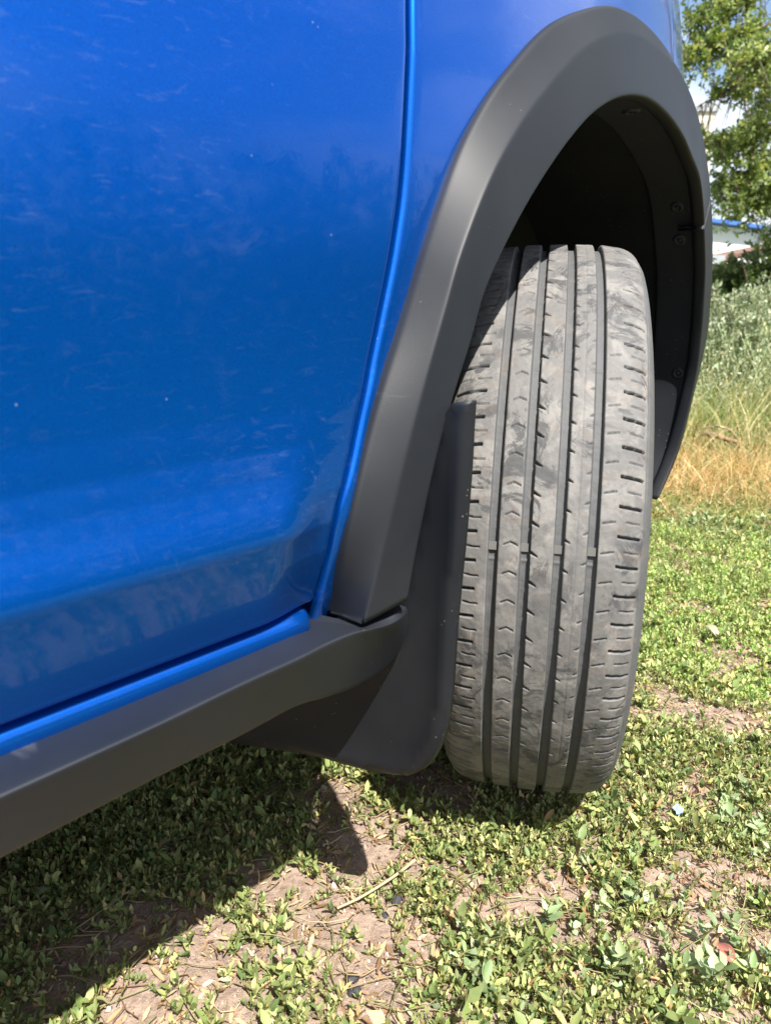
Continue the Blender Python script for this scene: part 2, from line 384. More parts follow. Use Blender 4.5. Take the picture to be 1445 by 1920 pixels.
# sill cladding: sections of top edge, crease and bottom edge
st = [((0,1403,.121),(0,1495,.158),(0,1612,.138)), ((150,1343,.121),(150,1427,.158),(150,1535,.138)), ((300,1283,.121),(300,1358,.158),(300,1457,.138)), ((450,1223,.121),(450,1285,.158),(450,1382,.138)),
      ((545,1184,.121),(560,1235,.158),(555,1326,.138)), ((600,1168,.121),(612,1208,.157),(616,1307,.136)), ((640,1170,.135),(660,1188,.157),(668,1289,.132)),
      ((681,1176,.150),(694,1180,.158),(713,1264,.128)), ((722,1160,.152),(732,1170,.157),(745,1230,.128)), ((748,1147,.152),(753,1158,.153),(759,1196,.134)), ((761,1138,.146),(764,1145,.146),(765,1164,.138))]
T_, C_, B_ = [np.array([atx(*s[k]) for s in st]) for k in range(3)]
def ext(A):
    a = A[0].copy(); a[1] = -1.75; return np.vstack([a, A])
def fine(A): A = ext(A); return np.vstack([A[:1]+(A[1:2]-A[:1])*t for t in np.linspace(0, .95, 10)]+[catmull(A[1:], 120)])
T_, C_, B_ = fine(T_), fine(C_), fine(B_)
R = []
for t, c_, b_ in zip(T_, C_, B_):
    x = np.array([-1., 0, 0]); P = [t+x*.02, t+x*.003, t, t+(c_-t)*.12, t+(c_-t)*.5, t+(c_-t)*.9, c_, c_+(b_-c_)*.12, c_+(b_-c_)*.5, b_+(c_-b_)*.1, b_, b_+x*.006+np.array([0, 0, -.003]), b_+x*.03+np.array([0, 0, -.004]), b_+x*.16+np.array([0, 0, .0])]
    R.append(bspl(np.array(P), 46))
e = R[-1].copy(); e[:, 0] -= .03; R.append(e)
gridmesh('sill_cladding', np.array(R), MS, car, flip=True)

# mud flap: thick curved plate behind the wheel
def flapY(x): return -.374-.055*np.clip((.17-x)/.20, 0, 1.6)**1.6
def onflap(px, py):
    x = .15
    for _ in range(60):
        p = aty(px, py, float(flapY(x))); x = .5*x+.5*p[0]
    return p
RE = [(881,752),(878,800),(874,880),(868,960),(862,1030),(855,1100),(848,1180),(843,1260),(838,1325),(829,1375),(812,1418),(790,1444),(765,1455)]
LE = [(846,756),(822,800),(796,880),(783,960),(766,1030),(750,1100),(735,1180),(690,1240),(640,1270),(560,1300),(470,1340),(400,1365),(330,1375)]
BT = [(765,1455),(730,1453),(690,1446),(640,1433),(600,1421),(540,1410),(450,1396),(330,1378)]
out_ = [onflap(*q) for q in RE]; inn_ = [onflap(*q) for q in LE]
# rows from top to bottom between inner (left) edge and outer (right) edge; the last rows spread inboard
bot = [onflap(*q) for q in BT]
outl = catmull(np.array(out_), 90); inl = catmull(np.array(inn_), 90)
for a in (inl,):
    a[:, 2] += 0
rim = catmull(np.array(bot), 60)
G = []
for i in range(90):
    row = []
    for t in np.linspace(0, 1, 30): 
        p = outl[i]*t+inl[i]*(1-t); p[1] = float(flapY(p[0])); row.append(p)
    G.append(row)
# lower sheet: from last row (inner lower edge) down to the bottom outline
G = np.array(G)
def flap_mesh():
    # polygon outline -> triangulated sheet, then thickness and rounded rim
    import bmesh
    L2 = [onflap(*q) for q in LE]; L2 = catmull(np.array(L2), 60)
    outline = [tuple(p) for p in outl[:-1]]+[tuple(p) for p in rim[:-1]]+[tuple(p) for p in L2[::-1][1:]]
    P2 = np.array([(p[0], p[2]) for p in outline])
    # regular grid clipped to the outline, border vertices snapped
    from mathutils.geometry import delaunay_2d_cdt
    xs = np.arange(P2[:, 0].min(), P2[:, 0].max(), .006); zs_ = np.arange(P2[:, 1].min(), P2[:, 1].max(), .006)
    def inpoly(x, z):
        c_ = False; n = len(P2); j = n-1
        for i in range(n):
            if (P2[i, 1] > z) != (P2[j, 1] > z) and x < (P2[j, 0]-P2[i, 0])*(z-P2[i, 1])/(P2[j, 1]-P2[i, 1])+P2[i, 0]: c_ = not c_
            j = i
        return c_
    pts = [Vector(p) for p in P2]; ne = len(pts)
    dmin = lambda x, z: np.hypot(P2[:, 0]-x, P2[:, 1]-z).min()
    extra = [Vector((x, z)) for x in xs for z in zs_ if inpoly(x, z) and dmin(x, z) > .0035]
    vs, _, fs, *_ = delaunay_2d_cdt(pts+extra, [(i, (i+1) % ne) for i in range(ne)], [], 1, 1e-6)
    def depth(x, z):                                     # raised rolled rim toward the rear at the outer edge
        d = dmin(x, z); return -.0022*math.exp(-(d/.011)**2)+.003*max(0, 1-d/.003)**2
    V = [(v[0], float(flapY(v[0]))+depth(v[0], v[1]), v[1]) for v in vs]
    n = len(V); V2 = V+[(x, y+.006, z) for x, y, z in V]
    F = [tuple(f) for f in fs]; F2 = F+[tuple(i+n for i in f[::-1]) for f in F]
    from collections import Counter
    ed = Counter()
    for f in F:
        for a, b in zip(f, f[1:]+f[:1]): ed[(a, b)] += 1
    for (a, b) in list(ed):
        if (b, a) not in ed: F2.append((b, a, a+n, b+n))
    return V2, F2
V, F = flap_mesh(); o = mesh('mud_flap', V, F, MF, car)
o.data.polygons.foreach_set('use_smooth', np.ones(len(o.data.polygons), bool))
import bmesh
bm = bmesh.new(); bm.from_mesh(o.data); bmesh.ops.recalc_face_normals(bm, faces=bm.faces); bm.to_mesh(o.data); bm.free()

# wheel arch liner: flange behind the lip, then the deep liner and its inner wall
G = []
for i in range(NS):
    L, rad = Lv[i], rads[i]; x = np.array([-1., 0, 0]); f = i/NS
    fl = .055
    P = [L+x*.012+rad*.006, L+x*.018+rad*.006, L+x*(.018+fl*.5)+rad*.004, L+x*(.018+fl)+rad*.002, L+x*(.018+fl)+rad*.002, L+x*(.022+fl)+rad*.012, L+x*(.026+fl)+rad*.012, L+x*.13+rad*.018, L+x*.20+rad*.02, L+x*.30+rad*.015, L+x*.36+rad*.0, L+x*.38-rad*.06]
    G.append(bspl(np.array(P), 50))
G = np.array(G)
# end pieces drop below the lip ends
gridmesh('arch_liner', G, ML, car, flip=True)
gridmesh('inner_wing', [[(-.33, y, z) for z in np.linspace(.28, .9, 6)] for y in np.linspace(-.6, .6, 6)], ML, car)
# push clips
clipm = plastic('clip_plastic', .018, .5, .1, .3, .3)
def clip(px, py, X, nrm, r=.0085):
    p = atx(px, py, X); n = Vector(nrm).normalized(); u = n.orthogonal().normalized(); w = n.cross(u)
    prof = [(0, .0016), (.0022, .0016), (.0026, .0004), (.0040, .0004), (.0045, .0022), (.0068, .0020), (r, .0004), (r, -.002)]
    V, F = [], []; k = 20
    for a, (rr, h) in enumerate(prof):
        for j in range(k):
            t = 2*pi*j/k; V.append(Vector(p)+u*rr*cos(t)+w*rr*sin(t)+n*h)
    for a in range(len(prof)-1):
        for j in range(k): F.append((a*k+j, a*k+(j+1) % k, (a+1)*k+(j+1) % k, (a+1)*k+j))
    for s in (0, 1):                                       # cross ridge
        a_, b_ = (u, w) if s else (w, u); q = len(V)
        for x_, y_, z_ in ((-.0024, -.0005, .001), (.0024, -.0005, .001), (.0024, .0005, .001), (-.0024, .0005, .001), (-.0024, -.0005, .0024), (.0024, -.0005, .0024), (.0024, .0005, .0024), (-.0024, .0005, .0024)):
            V.append(Vector(p)+a_*x_+b_*y_+n*(z_+.0004*s))
        F += [(q+4, q+5, q+6, q+7), (q, q+1, q+5, q+4), (q+2, q+3, q+7, q+6), (q+1, q+2, q+6, q+5), (q+3, q, q+4, q+7)]
    return mesh('liner_clip', V, F, clipm, car)
CLIPS = [(1183,208,.085,(.1,-.25,-1)), (1270,388,.005,(.2,-1,-.3)), (1272,450,.0,(.2,-1,-.2)), (1270,700,-.015,(.2,-1,.1))]
clips = []

# ------------------------------------------------------------------ wheel: tyre with cut tread, rim
STEER = radians(32); WC = np.array([.004, .002, .3150])
def tyre():
    R0 = .316
    sc = [0, .03, .048, .060, .069, .0745, .079, .083, .0865, .089, .0905, .0905, .089, .087, .085]
    rc = [.316, .3155, .3143, .3126, .3103, .3075, .3035, .2975, .289, .277, .262, .245, .225, .21, .203]
    sv = np.arange(-.0825, .0826, .00074); kk = len(sv)
    ss = np.concatenate([-np.array([.085, .087, .089, .0905, .0905, .089, .0865, .0847, .0835]), sv, np.array([.0835, .0847, .0865, .089, .0905, .0905, .089, .087, .085])])
    rtab = smooth_table(list(-np.array(sc[9::-1]))+sc[1:10], rc[9::-1]+rc[1:10], 1200, 41)
    rr = np.concatenate([[.203, .210, .225, .245, .262, .277, .289, .2945, .2972], np.interp(sv, *rtab), [.2972, .2945, .289, .277, .262, .245, .225, .210, .203]])
    rr[8] = rr[9]*.5+rr[7]*.5; rr[-9] = rr[8]
    NP = 80; pit = 2*pi/NP
    dense = np.arange(radians(80), radians(272), .00092/.316)     # 0=forward(+y), rear = -180
    coarse = np.linspace(radians(272), radians(440), 60)[:-1]
    th = np.concatenate([dense, coarse]); nt_ = len(th)
    s = ss[None, :]*1000; t = th[:, None]
    ph = (t/pit) % 1.0; mm = 2*pi*.316*1000/NP              # mm per pitch
    pid = np.floor(t/pit)
    var = (np.sin(pid*12.9898)*43758.5453) % 1
    d = np.zeros((nt_, len(ss)))                            # depth in mm
    def soft(x, w): return np.clip(.5-x/w, 0, 1)            # x<0 inside
    gc = [-39.5, -13, 13.8, 40.3]; gw = 3.85
    zig = .45*np.sin(0*t)
    for i, g in enumerate(gc):
        d = np.maximum(d, 6.3*soft(np.abs(s-g)-gw+.0*zig, 1.3))
    def sipe(s0, s1, off, w, dep, slope=0., chev=0., taper=0.):
        nonlocal d
        u = (s-s0)/(s1-s0); c = off + slope*(u-.5)/mm + (chev*np.abs(u-.5)*2/mm if chev else 0)
        x = ((ph-c+.5) % 1-.5)*mm; ww = w*(1-taper*np.clip(u, 0, 1)) if taper >= 0 else w*(1+taper*(1-np.clip(u, 0, 1)))
        m = soft(np.abs(x)-ww/2, .9)*((u > 0) & (u < 1)); d = np.maximum(d, dep*m)
    # angle increases forward over the top: at the rear, +theta is downwards... phase only matters by look
    D = -1.
    sipe(-80, -53, .0, 1.9, 4.5, slope=1.5*D); sipe(-63, -50, .5, .9, 2.5, slope=-.6*D, chev=-.5); sipe(-78, -68, .5, .8, 2.)
    sipe(-31, -19.5, .25, .9, 2.5, chev=2.6*1)
    sipe(-9.2, -3.0, .62, 2.7, 4., slope=3.6, taper=.85)
    sipe(17.5, 22., .12, 2.2, 3.5, slope=2.2, taper=.85)
    sipe(32., 36.4, .85, 1.8, 2.5, slope=-1.8, taper=-.85)
    sipe(47, 57, .42, .95, 2.5, slope=-2.0); sipe(59, 78, .92, 2.0, 4.5, slope=2.4); sipe(65, 77, .42, .9, 2.2, slope=1.4)
    d = np.maximum(d, .35*soft(np.abs(s-27.5)-.5, 1.))      # faint moulding line
    d = np.maximum(d, 1.3*soft(np.abs(s-80.6)-.5, .8)); d = np.maximum(d, 1.3*soft(np.abs(s+80.6)-.5, .8))
    # joints across the groove floors at the mould segments
    q = ((t/radians(31)) % 1-.5)*radians(31)*316
    inner = d > 5
    d = np.where(inner, d-.7*np.exp(-(q/1.2)**2), d)
    depth = d/1000
    isdense = (np.arange(nt_) < len(dense))[:, None]
    # irregular wear and feathering on rib tops
    w_ = (hnoise(t*316/9+0*s, s/9+0*t, 1., 21)-.5)*.0005 + (hnoise(t*316/3+0*s, s/3+0*t, 1., 22)-.5)*.00025
    r = rr[None, :] - depth*np.where(np.abs(s) < 82.6, 1, 0) + w_
    V = np.stack([ss[None, :]+0*t, r*np.cos(t), r*np.sin(t)], -1)
    top = np.clip(1-d/1.2, 0, 1); side = np.clip((np.abs(s)-79.5)/3, 0, 1)+0*t; top = top*(1-side*.9)
    # brown soil where the tread meets the ground and caked in places
    zz = r*np.sin(t)+.316
    dirt = np.clip((.09-zz)/.09, 0, 1)*.9*(1-.3*side)+.25*(hnoise(t*40+0*s, s/14+0*t, 1, 8) > .78)
    cols = np.stack([top, np.clip(dirt, 0, 1), top*0], -1)
    n, m = V.shape[:2]; i = np.arange(n)[:, None]*m+np.arange(m-1)[None]; j = (np.arange(n)[:, None]+1) % n*m+np.arange(m-1)[None]
    F = np.stack([i, j, j+1, i+1], -1).reshape(-1, 4)
    zl = V[..., 2]; V[..., 2] = np.where(zl < -.298, -.298+(zl+.298)*.12, zl)
    return V.reshape(-1, 3), F, cols.reshape(-1, 3), gc, rr
V, F, cols, GC, _ = tyre()
wheel = bpy.data.objects.new('front_wheel', None)
def wheel_xf(P):
    P = np.asarray(P, float)*.984; x, y = P[..., 0], P[..., 1]; c, s = cos(STEER), sin(STEER)
    return np.stack([x*c-y*s, x*s+y*c, P[..., 2]], -1)+WC
ty = mesh('tyre', wheel_xf(V), F, MR, car, cols=cols)
wi = simple('wear_bar_rubber', (.105, .105, .10), .8)
for g in GC:
    a0 = radians(180-15.0); V = []
    h0, h1 = .3155-.0064, .3155-.0040
    for a in (-.0034, .0034):
        for hh in (h0, h1):
            for x in (-.0036, .0030):
                an = -(pi-WI) if False else 0
                V.append((g/1000+x*1., hh, a))
    # local frame at the angle that faces the camera
    A = radians(-180-11.6)
    P = [(x, h*cos(A)-a*sin(A), h*sin(A)+a*cos(A)) for x, h, a in V]
    mesh('wear_indicator', wheel_xf(np.array(P)), [(0, 1, 3, 2), (4, 6, 7, 5), (0, 4, 5, 1), (2, 3, 7, 6), (0, 2, 6, 4), (1, 5, 7, 3)], wi, ty, smooth=False)
# rim
V, F = [], []; k = 48
prof = [(-.085, .204), (-.080, .196), (-.06, .185), (.05, .185), (.075, .198), (.082, .206), (.084, .200), (.070, .190), (.062, .06), (.070, .05), (.070, 0.001)]
for s_, r_ in prof:
    for j in range(k): a = 2*pi*j/k; V.append((s_, r_*cos(a), r_*sin(a)))
for a in range(len(prof)-1):
    for j in range(k):
        if a == 7 and (j % 6) in (1, 2, 3): continue
        F.append((a*k+j, a*k+(j+1) % k, (a+1)*k+(j+1) % k, (a+1)*k+j))
mesh('rim', wheel_xf(np.array(V)), F, simple('dark_alloy', (.15, .15, .16), .35, .8), car)

# clips sit on the liner: find the surface along the pixel ray
import mathutils
def bvh_of(names):
    from mathutils.bvhtree import BVHTree
    o = bpy.data.objects[names]; me = o.data
    return BVHTree.FromPolygons([v.co.copy() for v in me.vertices], [tuple(p.vertices) for p in me.polygons])
bt = bvh_of('arch_liner')
for px, py in ((1183,208), (1269,388), (1273,450), (1270,700)):
    h = bt.ray_cast(Vector(CAM), Vector(ray(px, py)).normalized())
    if h[0] is not None:
        n = h[1]; n = n if n.dot(Vector(CAM)-h[0]) > 0 else -n
        p = h[0]
        def clip_at(p, n, r=.0085):
            global atx; keep = atx; atx = lambda *a: np.array(p); o = clip(0, 0, 0, n, r); atx = keep; return o
        clip_at(p, n, .0098)

# ------------------------------------------------------------------ vegetation
LEAF_F = np.array([[0, 1, 2, 3], [0, 3, 4, 5]])           # folded leaf: two quads sharing the midrib
def leaf(L, w, fold=.25, curl=.15):
    return np.array([(0, 0, 0), (w*.85, L*.30, fold*w*.8), (w*.75, L*.68, fold*w+curl*L*.3), (0, L, curl*L*.2), (-w*.75, L*.68, fold*w+curl*L*.3), (-w*.85, L*.30, fold*w*.8)])
BIG_F = np.array([[0, 3, 4, 1], [1, 4, 5, 2], [0, 1, 7, 6], [1, 2, 8, 7]])
def bigleaf(L, w, fold=.25, curl=.15, lobed=False):
    a, b, c_ = (1.25, .62, .5) if lobed else (.8, 1., .6)
    z = lambda t: curl*L*t*t
    V = [(0, 0, 0), (0, L*.52, z(.52)), (0, L, z(1.))]
    for sg in (1, -1):
        for t, q in ((.26, a), (.56 if not lobed else .50, b), (.80 if not lobed else .70, c_)):
            V.append((sg*w*q*random.uniform(.88, 1.12), L*t, z(t)+fold*w*q))
    return np.array(V)
def rotz(a): c, s = cos(a), sin(a); return np.array([[c, -s, 0], [s, c, 0], [0, 0, 1]])
def rotx(a): c, s = cos(a), sin(a); return np.array([[1, 0, 0], [0, c, -s], [0, s, c]])
def roty(a): c, s = cos(a), sin(a); return np.array([[c, 0, s], [0, 1, 0], [-s, 0, c]])
def stem_quads(path, r):
    V, F = [], []
    for i, p in enumerate(path):
        for j in range(3): a = 2*pi*j/3; V.append(p+np.array([r*cos(a), r*sin(a), 0]))
    for i in range(len(path)-1):
        for j in range(3): F.append((i*3+j, i*3+(j+1) % 3, i*3+3+(j+1) % 3, i*3+3+j))
    return np.array(V), np.array(F)
def sprig(h, lean, nl, L, w, elev=(20, 65), lob=False, big=False, flat=False):
    """returns verts, quads, leaf id per vertex (0 = stem)"""
    R = random.Random(random.random()); a0 = R.uniform(0, 6.28)
    path = [np.array([lean*h*(t**1.3)*cos(a0)+R.uniform(-.06, .06)*h*t, lean*h*(t**1.3)*sin(a0)+R.uniform(-.06, .06)*h*t, h*t*(1-.25*lean*t)]) for t in np.linspace(0, 1, 3)]
    sw = .0008*max(1, L/.014); V = np.array([p+np.array([q*sw, q*sw*.6, 0]) for p in path for q in (-1, 1)]); F = np.array([(2*i, 2*i+1, 2*i+3, 2*i+2) for i in range(len(path)-1)])
    Vs, Fs, I = [V], [F], [np.zeros(len(V), int)]; off = len(V)
    for i in range(nl):
        t = .12+.88*(i+.5)/nl; k = min(int(t*2), 1); f = t*2-k; p = path[k]*(1-f)+path[k+1]*f
        l = L*R.uniform(.55, 1.1)*(1-.35*t*R.random()); lv = leaf(l, w*l/L*R.uniform(.8, 1.15), R.uniform(.1, .5), R.uniform(-.4, .3))
        if flat: lv = leaf(l, w*l/L*R.uniform(.9, 1.25), 0, R.uniform(-.2, .3))[[0, 1, 3, 5]]*np.array([1.1, 1, 1]); lv[1, 1] = lv[3, 1] = l*.45
        if big or lob: lv = bigleaf(l, w*l/L*R.uniform(.85, 1.1), R.uniform(.1, .5), R.uniform(-.35, .15), lob)
        e = radians(R.uniform(*elev))+t*.35
        M_ = rotz(i*2.4+a0+R.uniform(-.5, .5)) @ rotx(e) @ roty(R.uniform(-.5, .5))
        Vs.append(lv@M_.T+p); Fs.append((BIG_F if big or lob else np.array([[0, 1, 2, 3]]) if flat else LEAF_F)+off); I.append(np.full(len(lv), i+1)); off += len(lv)
    return np.vstack(Vs), np.vstack(Fs), np.concatenate(I)
def scatter(name, templates, pos, scale, palette, weights, mat, stemcol=(.16, .13, .05), tilt=.25, kind='stuff', label=None, cat=None, jitter=.25, parent=None, sunk=.0, sunlit=.0):
    AV, AF, AC = [], [], []; off = 0; n = len(pos); which = rng.integers(0, len(templates), n)
    pal = np.array(palette); weights = np.array(weights)/sum(weights)
    for k, (V, F, I) in enumerate(templates):
        idx = np.where(which == k)[0]
        if not len(idx): continue
        N = len(idx); a = rng.uniform(0, 2*pi, N); b = rng.normal(0, tilt, N); c_ = rng.normal(0, tilt, N); s = scale[idx]
        ca, sa, cb, sb, cc, sc_ = np.cos(a), np.sin(a), np.cos(b), np.sin(b), np.cos(c_), np.sin(c_)
        x, y, z = V[:, 0][None], V[:, 1][None], V[:, 2][None]
        x, y = x*ca[:, None]-y*sa[:, None], x*sa[:, None]+y*ca[:, None]
        y, z = y*cb[:, None]-z*sb[:, None], y*sb[:, None]+z*cb[:, None]
        x, z = x*cc[:, None]+z*sc_[:, None], -x*sc_[:, None]+z*cc[:, None]
        P = np.stack([x, y, z], -1)*s[:, None, None]+pos[idx][:, None, :]; P[..., 2] -= sunk
        nl = I.max()+1; ch = rng.choice(len(pal), (N, nl), p=weights); plant = rng.choice(len(pal), N, p=weights)
        usep = rng.random((N, nl)) < .45; ch = np.where(usep, plant[:, None], ch)
        lc = pal[ch]*rng.uniform(1-jitter, 1+jitter, (N, nl, 1))*rng.uniform(.85, 1.15, (N, 1, 1)); lc *= (1+sunlit*np.clip(pos[idx][:, 1]-.05, 0, .8))[:, None, None]; lc[:, 0] = np.array(stemcol)*rng.uniform(.7, 1.3, (N, 1))  # leaf colour lightened with distance, standing in for stronger sun
        AV.append(P.reshape(-1, 3)); AC.append(lc[:, I].reshape(-1, 3)); AF.append((F[None]+(np.arange(N)*len(V))[:, None, None]+off).reshape(-1, 4)); off += N*len(V)
    o = mesh(name, np.vstack(AV), np.vstack(AF), mat, parent, smooth=False, cols=np.vstack(AC))
    if kind: o['kind'] = kind
    if label: o['label'] = label
    if cat: o['category'] = cat
    return o
def ell(px, py, rx, ry, x, y, soft=.6):                     # bare patch given by its centre on the ground
    c0 = atz(px, py); d = np.hypot((x-c0[0])/rx, (y-c0[1])/ry); return np.clip((1-d)/soft, 0, 1)
def cover(x, y):
    b = np.zeros_like(x)
    for q in ((700,1610,.09,.06), (620,1500,.06,.06), (580,1730,.08,.045), (720,1760,.10,.06), (660,1850,.13,.065), (430,1895,.07,.03), (860,1660,.05,.03), (760,1560,.05,.03), (250,1900,.07,.03), (820,1500,.10,.05), (1290,1335,.16,.045), (1360,1760,.03,.03), (1080,1690,.03,.02), (1380,1190,.05,.02)):
        b = np.maximum(b, ell(*q, x, y))
    nn = hnoise(x, y, 9, 31)*.5+hnoise(x, y, 23, 32)*.5
    return np.clip((nn-.30)*4.2, .08, 1)*(1-b*.95)
def place(n, x0, x1, y0, y1, dens=None, keepout=True):
    x = rng.uniform(x0, x1, n); y = rng.uniform(y0, y1, n); k = rng.random(n) < (dens(x, y) if dens else 1)
    if keepout:
        u_ = x*cos(STEER)+y*sin(STEER); v_ = -x*sin(STEER)+y*cos(STEER); k &= ~((np.abs(u_) < .082) & (np.abs(v_) < .062))
    x, y = x[k], y[k]; return np.stack([x, y, gh(x, y)], -1)
GREEN = [(.095, .150, .050), (.175, .235, .075), (.28, .32, .12), (.42, .43, .18), (.54, .48, .19), (.44, .28, .14)]
SUN_GREEN = [(.14, .25, .06), (.22, .34, .09), (.32, .41, .13), (.42, .46, .17), (.46, .42, .18), (.30, .22, .10)]  # greener far leaves, lightened in colour for the sun-washed ground there
kn = [sprig(random.uniform(.014, .036), random.uniform(.2, 1.2), random.randint(7, 12), random.uniform(.009, .0165), random.uniform(.0021, .0038)) for _ in range(18)]
kf = [sprig(random.uniform(.014, .036), random.uniform(.2, 1.2), random.randint(8, 12), random.uniform(.010, .0165), random.uniform(.0024, .0040), flat=True) for _ in range(14)]
kb = [sprig(random.uniform(.018, .045), random.uniform(.2, 1.0), random.randint(6, 9), random.uniform(.015, .022), random.uniform(.0034, .0052), (10, 60), big=True) for _ in range(12)]
def in_view(P, margin=140):
    d = P-CAM; z = d@FW; px = 722.5+FPX*(d@RT)/z; py = 960-FPX*(d@UP)/z
    return (z > .1) & (px > -margin) & (px < 1445+margin) & (py < 1920+margin) & (py > 500)
def thin(P):                                                # sparser growth where the car hides the ground
    d = P-CAM; z = d@FW; px = 722.5+FPX*(d@RT)/z; py = 960-FPX*(d@UP)/z
    hid = ((px < 620) & (py < 1550-.52*px)) | ((px >= 560) & (px < 1190) & (py < 1330))
    return P[(~hid) | (rng.random(len(P)) < .2)]
P = place(104000, -.95, 1.0, -.85, 1.35, cover); P = thin(P[in_view(P)])
Pb = place(11000, -.95, 1.0, -.85, 1.35, lambda x, y: cover(x, y)**1.5); Pb = thin(Pb[in_view(Pb)])
scatter('large_knotweed', kb, Pb, rng.uniform(.4, .92, len(Pb)), GREEN, [5, 7, 6, 3.5, 1.2, .5], MK, label='longer oval weed leaves standing above the low carpet', cat='ground cover')
Q = P[P[:, 1] < .30]; scatter('knotweed', kn, Q, rng.uniform(.45, 1.0, len(Q))*np.clip(1.02-.30*np.clip(Q[:, 1]+.25, 0, 2), .55, 1), GREEN, [5, 7, 6, 3.5, 1.6, .8], MK, sunlit=.5, label='low carpet of small oval green weed leaves around the wheel', cat='ground cover')
Q = P[P[:, 1] >= .30]; scatter('far_knotweed', kf, Q, rng.uniform(.5, 1.1, len(Q))*np.clip(1.02-.30*np.clip(Q[:, 1]+.25, 0, 2), .55, 1), SUN_GREEN, [5, 7, 6, 3.5, 1.6, .8], MK, sunlit=.5, label='fresh green weed carpet beyond the tyre up to the dry straw', cat='ground cover')
P = place(14000, -1.6, 3.0, -1.5, 2.2, lambda x, y: .55+.45*hnoise(x, y, 6, 77)); P = P[~in_view(P, 100)][:1800]
Pm = place(30000, .15, 1.7, -.9, 1.5, lambda x, y: .25+.75*hnoise(x, y, 8, 78)); Pm = Pm[~in_view(Pm, 100)][:5500]; P = np.vstack([P, Pm])
scatter('outer_knotweed', kf, P, rng.uniform(.9, 1.7, len(P)), GREEN, [5, 7, 6, 3, 1.2, .5], MK, label='low weed leaves beyond the edges of the frame', cat='ground cover')
# dry fallen leaves and straw bits
dl = [sprig(.004, .5, 2, random.uniform(.010, .018), random.uniform(.002, .0035), (-5, 25)) for _ in range(5)]
P = place(22000, -.9, .95, -.85, 1.2); P = thin(P[in_view(P)])
scatter('leaf_litter', dl, P, rng.uniform(.6, 1.2, len(P)), [(.42, .31, .18), (.32, .20, .12), (.52, .43, .27), (.25, .13, .08)], [4, 3, 4, 2], MK, stemcol=(.3, .22, .12), label='dry tan leaf scraps scattered over the soil', cat='leaf litter')
# broad grey-green goosefoot plants at the lower right
gf = [sprig(random.uniform(.03, .06), random.uniform(.3, .9), random.randint(8, 12), random.uniform(.020, .030), random.uniform(.0055, .008), (5, 50), lob=random.random() < .5, big=True) for _ in range(12)]
def gfd(x, y):
    b = np.zeros_like(x)
    for q in ((1230,1700,.09,.07), (1150,1830,.08,.05), (1330,1850,.09,.06), (1400,1560,.08,.06), (900,1830,.05,.04), (1420,1800,.08,.08), (1340,1400,.06,.05), (1300,980,.5,.12), (1150,1560,.04,.03)):
        b = np.maximum(b, ell(*q, x, y, .8))
    return b
P = place(7500, -.6, 1.1, -.8, 1.5, gfd); P = P[in_view(P)]
scatter('goosefoot', gf, P, rng.uniform(.38, .72, len(P)), [(.22, .31, .15), (.29, .37, .19), (.38, .44, .27), (.14, .22, .09)], [4, 4, 2, 3], MK, label='broader grey green weed leaves in clumps in front of and beyond the tyre', cat='ground cover')

def creepers(n):
    P = place(n*3, -.95, .95, -.85, 1.2); P = P[in_view(P)][:n]; n = len(P); a = rng.uniform(0, 2*pi, n); L = rng.uniform(.02, .07, n); k = 4
    V = np.zeros((n, k, 3, 3)); bend = rng.normal(0, 1.2, n); z0 = rng.uniform(.001, .010, n)
    x, y = P[:, 0].copy(), P[:, 1].copy()
    for i in range(k):
        t = i/(k-1); aa = a+bend*t; z = gh(x, y)+z0+rng.uniform(0, .003, n); w = .00055
        for j, (du, dz) in enumerate(((-w, 0), (w, 0), (0, w*1.6))): V[:, i, j, 0] = x-np.sin(aa)*du; V[:, i, j, 1] = y+np.cos(aa)*du; V[:, i, j, 2] = z+dz
        x = x+np.cos(aa)*L/(k-1); y = y+np.sin(aa)*L/(k-1)
    F = np.array([(i*3+j, i*3+(j+1) % 3, i*3+3+(j+1) % 3, i*3+3+j) for i in range(k-1) for j in range(3)])
    c = np.array([(.34, .26, .14), (.22, .24, .09), (.26, .14, .09), (.44, .36, .22)])[rng.choice(4, n)]*rng.uniform(.8, 1.2, (n, 1))
    o = mesh('creeping_stems', V.reshape(-1, 3), (F[None]+(np.arange(n)*k*3)[:, None, None]).reshape(-1, 4), MG, None, False, cols=np.repeat(c, k*3, 0), kind='stuff')
    o['label'] = 'thin tan and reddish creeping stems between the weed leaves'; o['category'] = 'weed stems'
creepers(3800)
